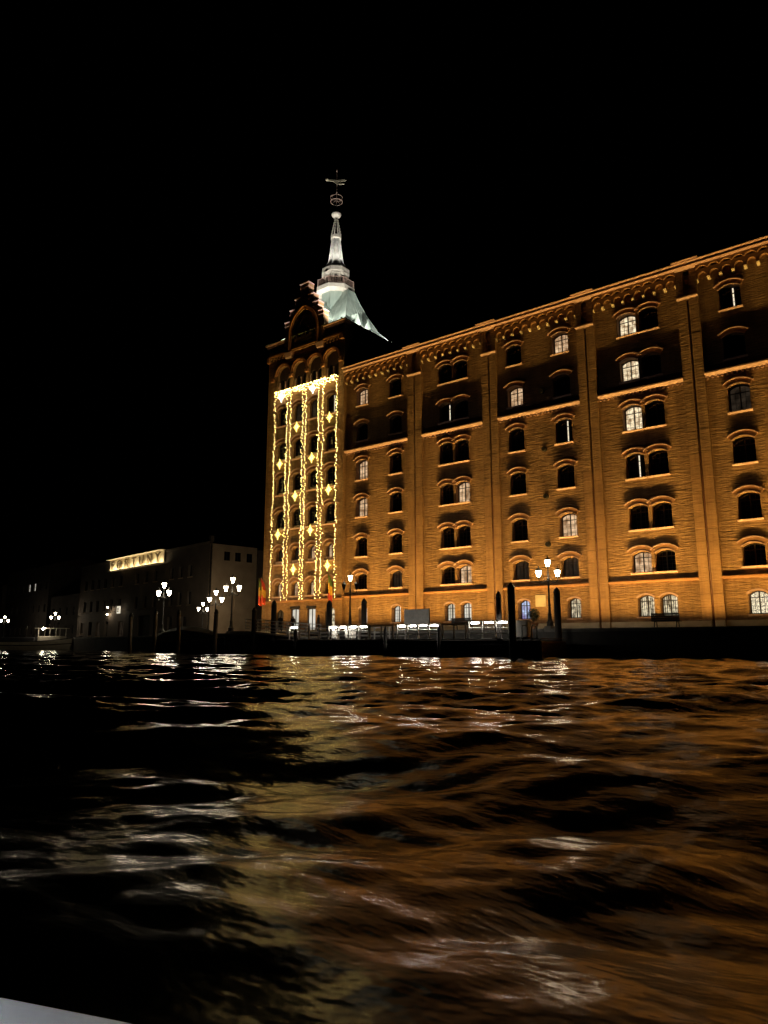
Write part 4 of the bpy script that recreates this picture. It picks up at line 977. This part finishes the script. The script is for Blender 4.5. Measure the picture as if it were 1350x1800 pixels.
# end wall (local x = 0), with three attic windows and a paler lean-to panel
ew = MB(); eh = [[(s, 12.32), (s+1.15, 12.32), (s+1.15, 13.7), (s, 13.7)] for s in (2.4, 4.3, 6.35)]
ew.plate([(0.02, B0), (8.2, B0), (8.2, 14.7), (0.02, 14.7)], eh, 0.0, 0.4); ew.v = [(y, -x, z-B0) for x, y, z in ew.v]; part('end_wall', ew, 'stucco', fac)
for s in (2.4, 4.3, 6.35):
    m = MB(); m.box(0.26, 0.30, -s-1.15, -s, 12.32-B0, 13.7-B0); o = part('window', m, 'pane_dark', fac)
    m = MB(); m.box(0.2, 0.26, -s-0.62, -s-0.55, 12.32-B0, 13.7-B0); part('mullion', m, 'frame_dark', o)
m = MB(); m.bbox(-0.16, 0.05, -8.1, -4.4, 5.28-B0, 7.6-B0, 0.02); part('wall_panel', m, 'stucco', fac)
m = MB(); m.tube([(-0.12, -0.15, 0.2), (-0.12, -0.15, FH-B0-0.4)], 0.08, 6); part('downpipe', m, 'black_iron', fac)
m = MB(); m.bbox(0.15, 0.75, -0.75, -0.15, FH-B0, FH-B0+0.9, 0.04); part('chimney', m, 'factory_wall', fac)
# glowing sign: pale board, raised letters, assumed lamp trough along its bottom edge
sg = thing('rooftop_sign', 'pale lit signboard with raised FORTUNY letters along the factory roof edge', 'sign', (0, 0, 0))
sg.parent = None; sg.location = (-85.0 + 24.4*math.cos(FA) - 0.26*math.sin(FA), 66.9 + 24.4*math.sin(FA) + 0.26*math.cos(FA), 13.95); sg.rotation_euler = (0, 0, FA+PI)
sg.location = (-85.0 - 0.989*24.4 - 0.148*0.35, 66.9 + 0.148*24.4 - 0.989*0.35, 12.98)
m = MB(); m.bbox(-10.5, 10.5, -0.02, 0.10, 0.0, 1.92, 0.02); part('board', m, 'sign_board', sg)
m = MB(); m.bbox(-10.75, 10.75, -0.80, 0.12, 1.96, 2.10, 0.02); part('hood', m, 'sign_board', sg)
m = MB(); m.bbox(-10.6, 10.6, -0.62, -0.30, -0.16, -0.06, 0.02)
for x in (-10, -5, 0, 5, 10): m.tube([(x, 0.05, -0.02), (x, -0.42, -0.10)], 0.03, 5)
lb = part('assumed_lamp_trough', m, 'black_iron', sg)
m = MB(); m.box(-10.4, 10.4, -0.56, -0.40, -0.058, -0.052); part('tube_lamp', m, 'sign_tube', lb)
for i in range(5):
    lamp('assumed_sign_lamp', 'AREA', sg, (-8.4+4.2*i, -0.46, -0.04), (0, 0.30, 1), 100.0, (1.0, 0.82, 0.50), shape='RECTANGLE', size=4.0, size_y=0.10, spread=R(170))
for i, ch in enumerate('FORTUNY'):
    cu = bpy.data.curves.new('letter', 'FONT'); cu.body = ch; cu.size = 2.3; cu.extrude = 0.07; cu.offset = 0.035; cu.align_x = 'CENTER'; cu.resolution_u = 3
    tmp = bpy.data.objects.new('letter_tmp', cu); col.objects.link(tmp)
    dg = bpy.context.evaluated_depsgraph_get(); me = bpy.data.meshes.new_from_object(tmp.evaluated_get(dg)); bpy.data.objects.remove(tmp)
    me.materials.clear(); me.materials.append(MATS['letter_paint']); me.name = 'letter'
    o = bpy.data.objects.new('letter', me); col.objects.link(o); o.parent = sg; o.rotation_euler = (PI/2, 0, 0); o.scale = (1.25, 1, 1)
    o.location = (-8.9+2.95*i, -0.26, 0.13)
# wall lamp, bracket lamp, box sign on the factory front
def on_front(s, d): return (-85.0 - 0.989*s - 0.148*d, 66.9 + 0.148*s - 0.989*d)
x, y = on_front(33.2, 1.0)
t_ = thing('wall_lamp', 'shaded wall lamp on a bracket on the dark factory front', 'wall lamp', (x, y, 6.2), FA+PI)
m = MB(); m.tube([(0, 1.0, 0.5), (0, 0.5, 0.75), (0, 0, 0.55)], 0.035, 6); part('bracket', m, 'black_iron', t_)
m = MB(); m.lathe([(0.08, 0.6), (0.16, 0.5), (0.48, 0.28)], 12, close=False); part('shade', m, 'black_iron', t_)
m = MB(); m.ball((0, 0, 0.30), 0.20, 8, 6); part('bulb', m, 'lantern_glass_far', t_, smooth=True)
x, y = on_front(34.4, 0.5)
t_ = thing('wall_lamp', 'small round wall lamp below the shaded lamp on the factory front', 'wall lamp', (x, y, 5.1), FA+PI)
m = MB(); m.ball((0, 0, 0.1), 0.15, 8, 6); part('globe', m, 'lantern_glass_far', t_, smooth=True)
m = MB(); m.tube([(0, 0.5, 0.25), (0, 0, 0.25)], 0.03, 5); m.lathe([(0.16, 0.2), (0.05, 0.28)], 8); part('bracket', m, 'black_iron', t_)
x, y = on_front(28.7, 0.9)
t_ = thing('box_sign', 'small lit rectangular box sign projecting from the factory front', 'sign', (x, y, 5.2), FA+PI)
m = MB(); m.bbox(-0.55, 0.55, -0.12, 0.12, 0, 1.25, 0.04); part('case', m, 'box_sign', t_)
m = MB()
for k in range(3): m.bbox(-0.28, 0.28, -0.14, -0.115, 0.28+0.26*k, 0.45+0.26*k, 0.005)
part('panel', m, 'frame_dark', t_)
m = MB(); m.tube([(0, 0.1, 1.1), (0, 0.9, 1.1)], 0.035, 5); part('bracket', m, 'black_iron', t_)
# mooring poles along the factory quay
for s_, d_, z_ in ((41.5, 8.2, 3.4), (36.5, 8.6, 3.2), (31.5, 9.2, 3.7), (26.5, 9.4, 3.5), (45.5, 8.4, 3.3)):
    x, y = on_front(s_, d_); post(x, y-2.2, z_, 0.17, 'grey wooden pole standing in the water along the factory front', 'pale_wood', (random.uniform(-0.3, 0.3), 0), 'poles along the factory front')

# ------------------------------------------------------------------ distant buildings
def far_house(x, y, w, d, h, rz, label, lit=(), cols=6, rows=3, roof=2.0):
    t_ = thing('house', label, 'house', (x, y, QUAY-0.1), rz, 'dark houses along the far quay')
    m = MB(); hl = []
    for c in range(cols):
        for r in range(rows):
            cx = w*(c+0.5)/cols; z = 1.2 + (h-1.6)*r/rows; hl.append([(cx-0.6, z), (cx+0.6, z), (cx+0.6, z+1.7), (cx-0.6, z+1.7)])
    m.plate([(0, 0), (w, 0), (w, h), (0, h)], hl, 0, 0.4); m.box(0, 0.4, 0.4, d, 0, h); m.box(w-0.4, w, 0.4, d, 0, h); part('wall', m, 'far_wall', t_)
    i = 0
    for c in range(cols):
        for r in range(rows):
            cx = w*(c+0.5)/cols; z = 1.2 + (h-1.6)*r/rows
            m = MB(); m.box(-0.6, 0.6, 0.26, 0.3, 0, 1.7); o = part('window', m, 'pane_white' if (c, r) in lit else 'pane_dark', t_, (cx, 0, z))
            m = MB(); m.box(-0.04, 0.04, 0.2, 0.26, 0, 1.7); m.box(-0.6, 0.6, 0.2, 0.26, 0.82, 0.88); part('frame', m, 'frame_dark', o)
    m = MB(); m.add([(-0.3, -0.4, h), (w+0.3, -0.4, h), (w+0.3, d/2, h+roof), (-0.3, d/2, h+roof), (w+0.3, d, h), (-0.3, d, h)], [(0,1,2,3), (3,2,4,5), (0,3,5), (1,4,2)]); ro = part('roof', m, 'roof_tile_and_shade', t_)
    m = MB(); m.bbox(w*0.3, w*0.3+0.7, d*0.3, d*0.3+0.7, h, h+roof+1.0, 0.05); part('chimney', m, 'far_wall', ro)
RZ = R(180-171.5+180) - PI
far_house(-160.0, 82.0, 24.0, 12, 9.5, -R(8.5), 'low dark house between the factory and the taller house, behind the barge', (), 6, 2)
far_house(-192.0, 86.5, 31.0, 14, 17.0, -R(8.5), 'tall dark house with two white lit top windows at the far quay', ((4, 2), (5, 2)), 8, 3)
far_house(-232.0, 92.0, 38.0, 14, 14.0, -R(8.5), 'dark house at the farthest end of the quay', (), 9, 3)

# ------------------------------------------------------------------ moored boats
def loft(m, secs):
    n = len(secs[0]); o = len(m.v)
    for sc in secs: m.v += [tuple(p) for p in sc]
    for i in range(len(secs)-1):
        for k in range(n-1): m.f.append((o+i*n+k, o+i*n+k+1, o+(i+1)*n+k+1, o+(i+1)*n+k)); m.mi.append(m.cur)
    m.f.append(tuple(o+k for k in range(n))); m.mi.append(m.cur); e = o+(len(secs)-1)*n; m.f.append(tuple(e+k for k in range(n))[::-1]); m.mi.append(m.cur)
def hull(m, L, W, H, sheer=0.5, n=12):
    secs = []
    for i in range(n+1):
        f = i/n; x = -L/2 + L*f
        b = W/2*min(1.0, 0.72+0.5*f)*(1 - max(0, (f-0.62)/0.38)**2.2*0.97)
        z = H + sheer*max(0, f-0.4)**2/0.36
        secs.append([(x, -b, z), (x, -b*0.92, z*0.35), (x - 0.3*max(0, f-0.8), -b*0.55, -0.25), (x - 0.3*max(0, f-0.8), b*0.55, -0.25), (x, b*0.92, z*0.35), (x, b, z)])
    loft(m, secs); return secs
# white work barge with a wheelhouse
bd = Vector((-103.2-(-114.2), 53.0-50.6))
bt = thing('barge', 'pale work barge with wheelhouse and flat canopy moored by the far quay', 'boat', (-108.0, 54.0, WATER), R(38))
m = MB(); secs = hull(m, 13.0, 3.0, 1.25, 0.75); part('hull', m, 'boat_white', bt)
m = MB(); m.tube([s[0] for s in secs], 0.07, 5); m.tube([s[5] for s in secs], 0.07, 5); part('gunwale', m, 'mooring_wood', bt)
m = MB(); m.tube([(p[0][0], p[0][1]*1.0, p[0][2]*0.55) for p in secs], 0.06, 5); m.tube([(p[5][0], p[5][1]*1.0, p[5][2]*0.55) for p in secs], 0.06, 5); part('rubbing_strake', m, 'black_iron', bt)
m = MB(); m.bbox(0.2, 3.6, -1.05, 1.05, 0.9, 2.05, 0.06); ho_ = part('wheelhouse', m, 'boat_white', bt)
m = MB(); m.bbox(-0.3, 3.9, -1.25, 1.25, 3.15, 3.25, 0.03); part('canopy', m, 'boat_white', bt)
for x in (0.3, 2.0, 3.5):
    for y in (-1.0, 1.0): m = MB(); m.tube([(x, y, 2.0), (x, y, 3.16)], 0.04, 5); part('canopy_post', m, 'boat_white', bt)
m = MB(); m.bbox(-5.6, -0.2, -1.0, 1.0, 1.0, 1.9, 0.15); part('cargo_cover', m, 'tarp', bt)
m = MB(); m.ball((1.2, -1.5, 3.12), 0.20, 8, 6, 0.9); m.tube([(1.2, -1.2, 3.2), (1.2, -1.5, 3.3)], 0.03, 5); part('mast_lamp', m, 'lantern_glass_far', bt, smooth=True)
# second boat astern with a green light
b2 = thing('launch', 'small dark launch with a green light astern of the barge', 'boat', (-121.5, 47.0, WATER), R(20))
m = MB(); hull(m, 9.0, 2.2, 0.95, 0.4); part('hull', m, 'tarp', b2)
m = MB(); m.bbox(-1.5, 1.8, -0.85, 0.85, 0.8, 2.0, 0.15); part('cabin', m, 'tarp', b2)
m = MB(); m.bbox(-1.8, 2.1, -0.95, 0.95, 2.0, 2.1, 0.03); part('cabin_roof', m, 'boat_white', b2)
m = MB(); m.ball((1.2, -0.6, 2.35), 0.20, 8, 6); m.tube([(1.2, -0.6, 2.05), (1.2, -0.6, 2.3)], 0.03, 5); part('starboard_light', m, 'green_lamp', b2, smooth=True)
m = MB(); m.bbox(-1.6, 0.4, -0.87, -0.84, 1.25, 1.65, 0.01); part('side_window', m, 'blue_lamp', b2)
# covered boat between the mooring posts
b3 = thing('covered_boat', 'dark boat under a ridged tarpaulin moored between wooden posts', 'boat', (-59.5, 45.0, WATER), R(4))
m = MB(); secs = hull(m, 9.5, 2.4, 1.05, 0.5); part('hull', m, 'black_hull', b3)
m = MB(); s2 = []
for i in range(9):
    f = i/8; x = -4.2+7.6*f; hgt = 1.0+1.05*math.sin(PI*min(1, 0.12+0.8*f))**0.7; b = 1.18*(1-0.55*max(0, f-0.7)/0.3)
    s2.append([(x, -b, 1.05), (x, -b*0.62, 0.55+hgt*0.82+0.04*math.sin(i*2.1)), (x, 0, 0.6+hgt), (x, b*0.62, 0.55+hgt*0.82), (x, b, 1.05)])
loft(m, s2); part('tarpaulin', m, 'tarp', b3)
m = MB(); m.tube([s[0] for s in secs], 0.05, 5); part('gunwale', m, 'pale_wood', b3)

# ------------------------------------------------------------------ the boat the picture is taken from
ob = thing('water_taxi', 'white gunwale of the boat the viewer rides in', 'boat', (-0.866, 0.4938, WATER), math.atan2(0.333, 0.943))
m = MB(); prof = []
E0 = -0.42-WATER
for i in range(9):
    a = PI/2*i/8; prof.append((-0.05+0.05*math.sin(a), E0-0.05+0.05*math.cos(a)))
prof = [(y+0.038, z+0.002) for y, z in prof]
prof = [(-0.42, E0+0.012), (-0.2, E0+0.008)] + prof + [(0.02, E0-0.30), (-0.22, -0.25)]
secs = []
for i in range(25):
    x = -3.2+7.6*i/24; bow = -0.10*max(0, -(x+0.6))**1.8*0.3
    secs.append([(x, y+bow, z) for y, z in prof])
n = len(prof)
for sc in secs: m.v += sc
for i in range(24):
    for k in range(n-1): m.f.append((i*n+k, (i+1)*n+k, (i+1)*n+k+1, i*n+k+1)[::-1]); m.mi.append(0)
part('gunwale', m, 'gelcoat', ob, smooth=True)
m = MB(); m.bbox(-3.1, 4.3, -0.46, -0.40, E0-0.42, E0+0.03, 0.01); part('coaming', m, 'gelcoat', ob)
m = MB(); m.tube([(-0.6, -0.43, E0+0.02), (-0.6, -0.43, E0+0.40)], 0.012, 6); m.lathe([(0.012, E0+0.45), (0.05, E0+0.44), (0.06, E0+0.36)], 10, (-0.6, -0.43), close=False); cl = part('added_lamp_stalk', m, 'white_paint', ob)  # stalk and shade added out of view to carry the gunwale's lamp
m = MB(); m.ball((-0.6, -0.43, E0+0.40), 0.025, 10, 6); part('added_gunwale_lamp', m, 'led', cl, smooth=True)
lamp('added_gunwale_light', 'SPOT', cl, (-0.6, -0.43, E0+0.40), (0.55, 0.35, -0.40), 190.0, (0.92, 0.96, 1.0), shadow_soft_size=0.03, spot_size=R(70), spot_blend=0.6)  # unseen spot, added only to brighten the visible gunwale
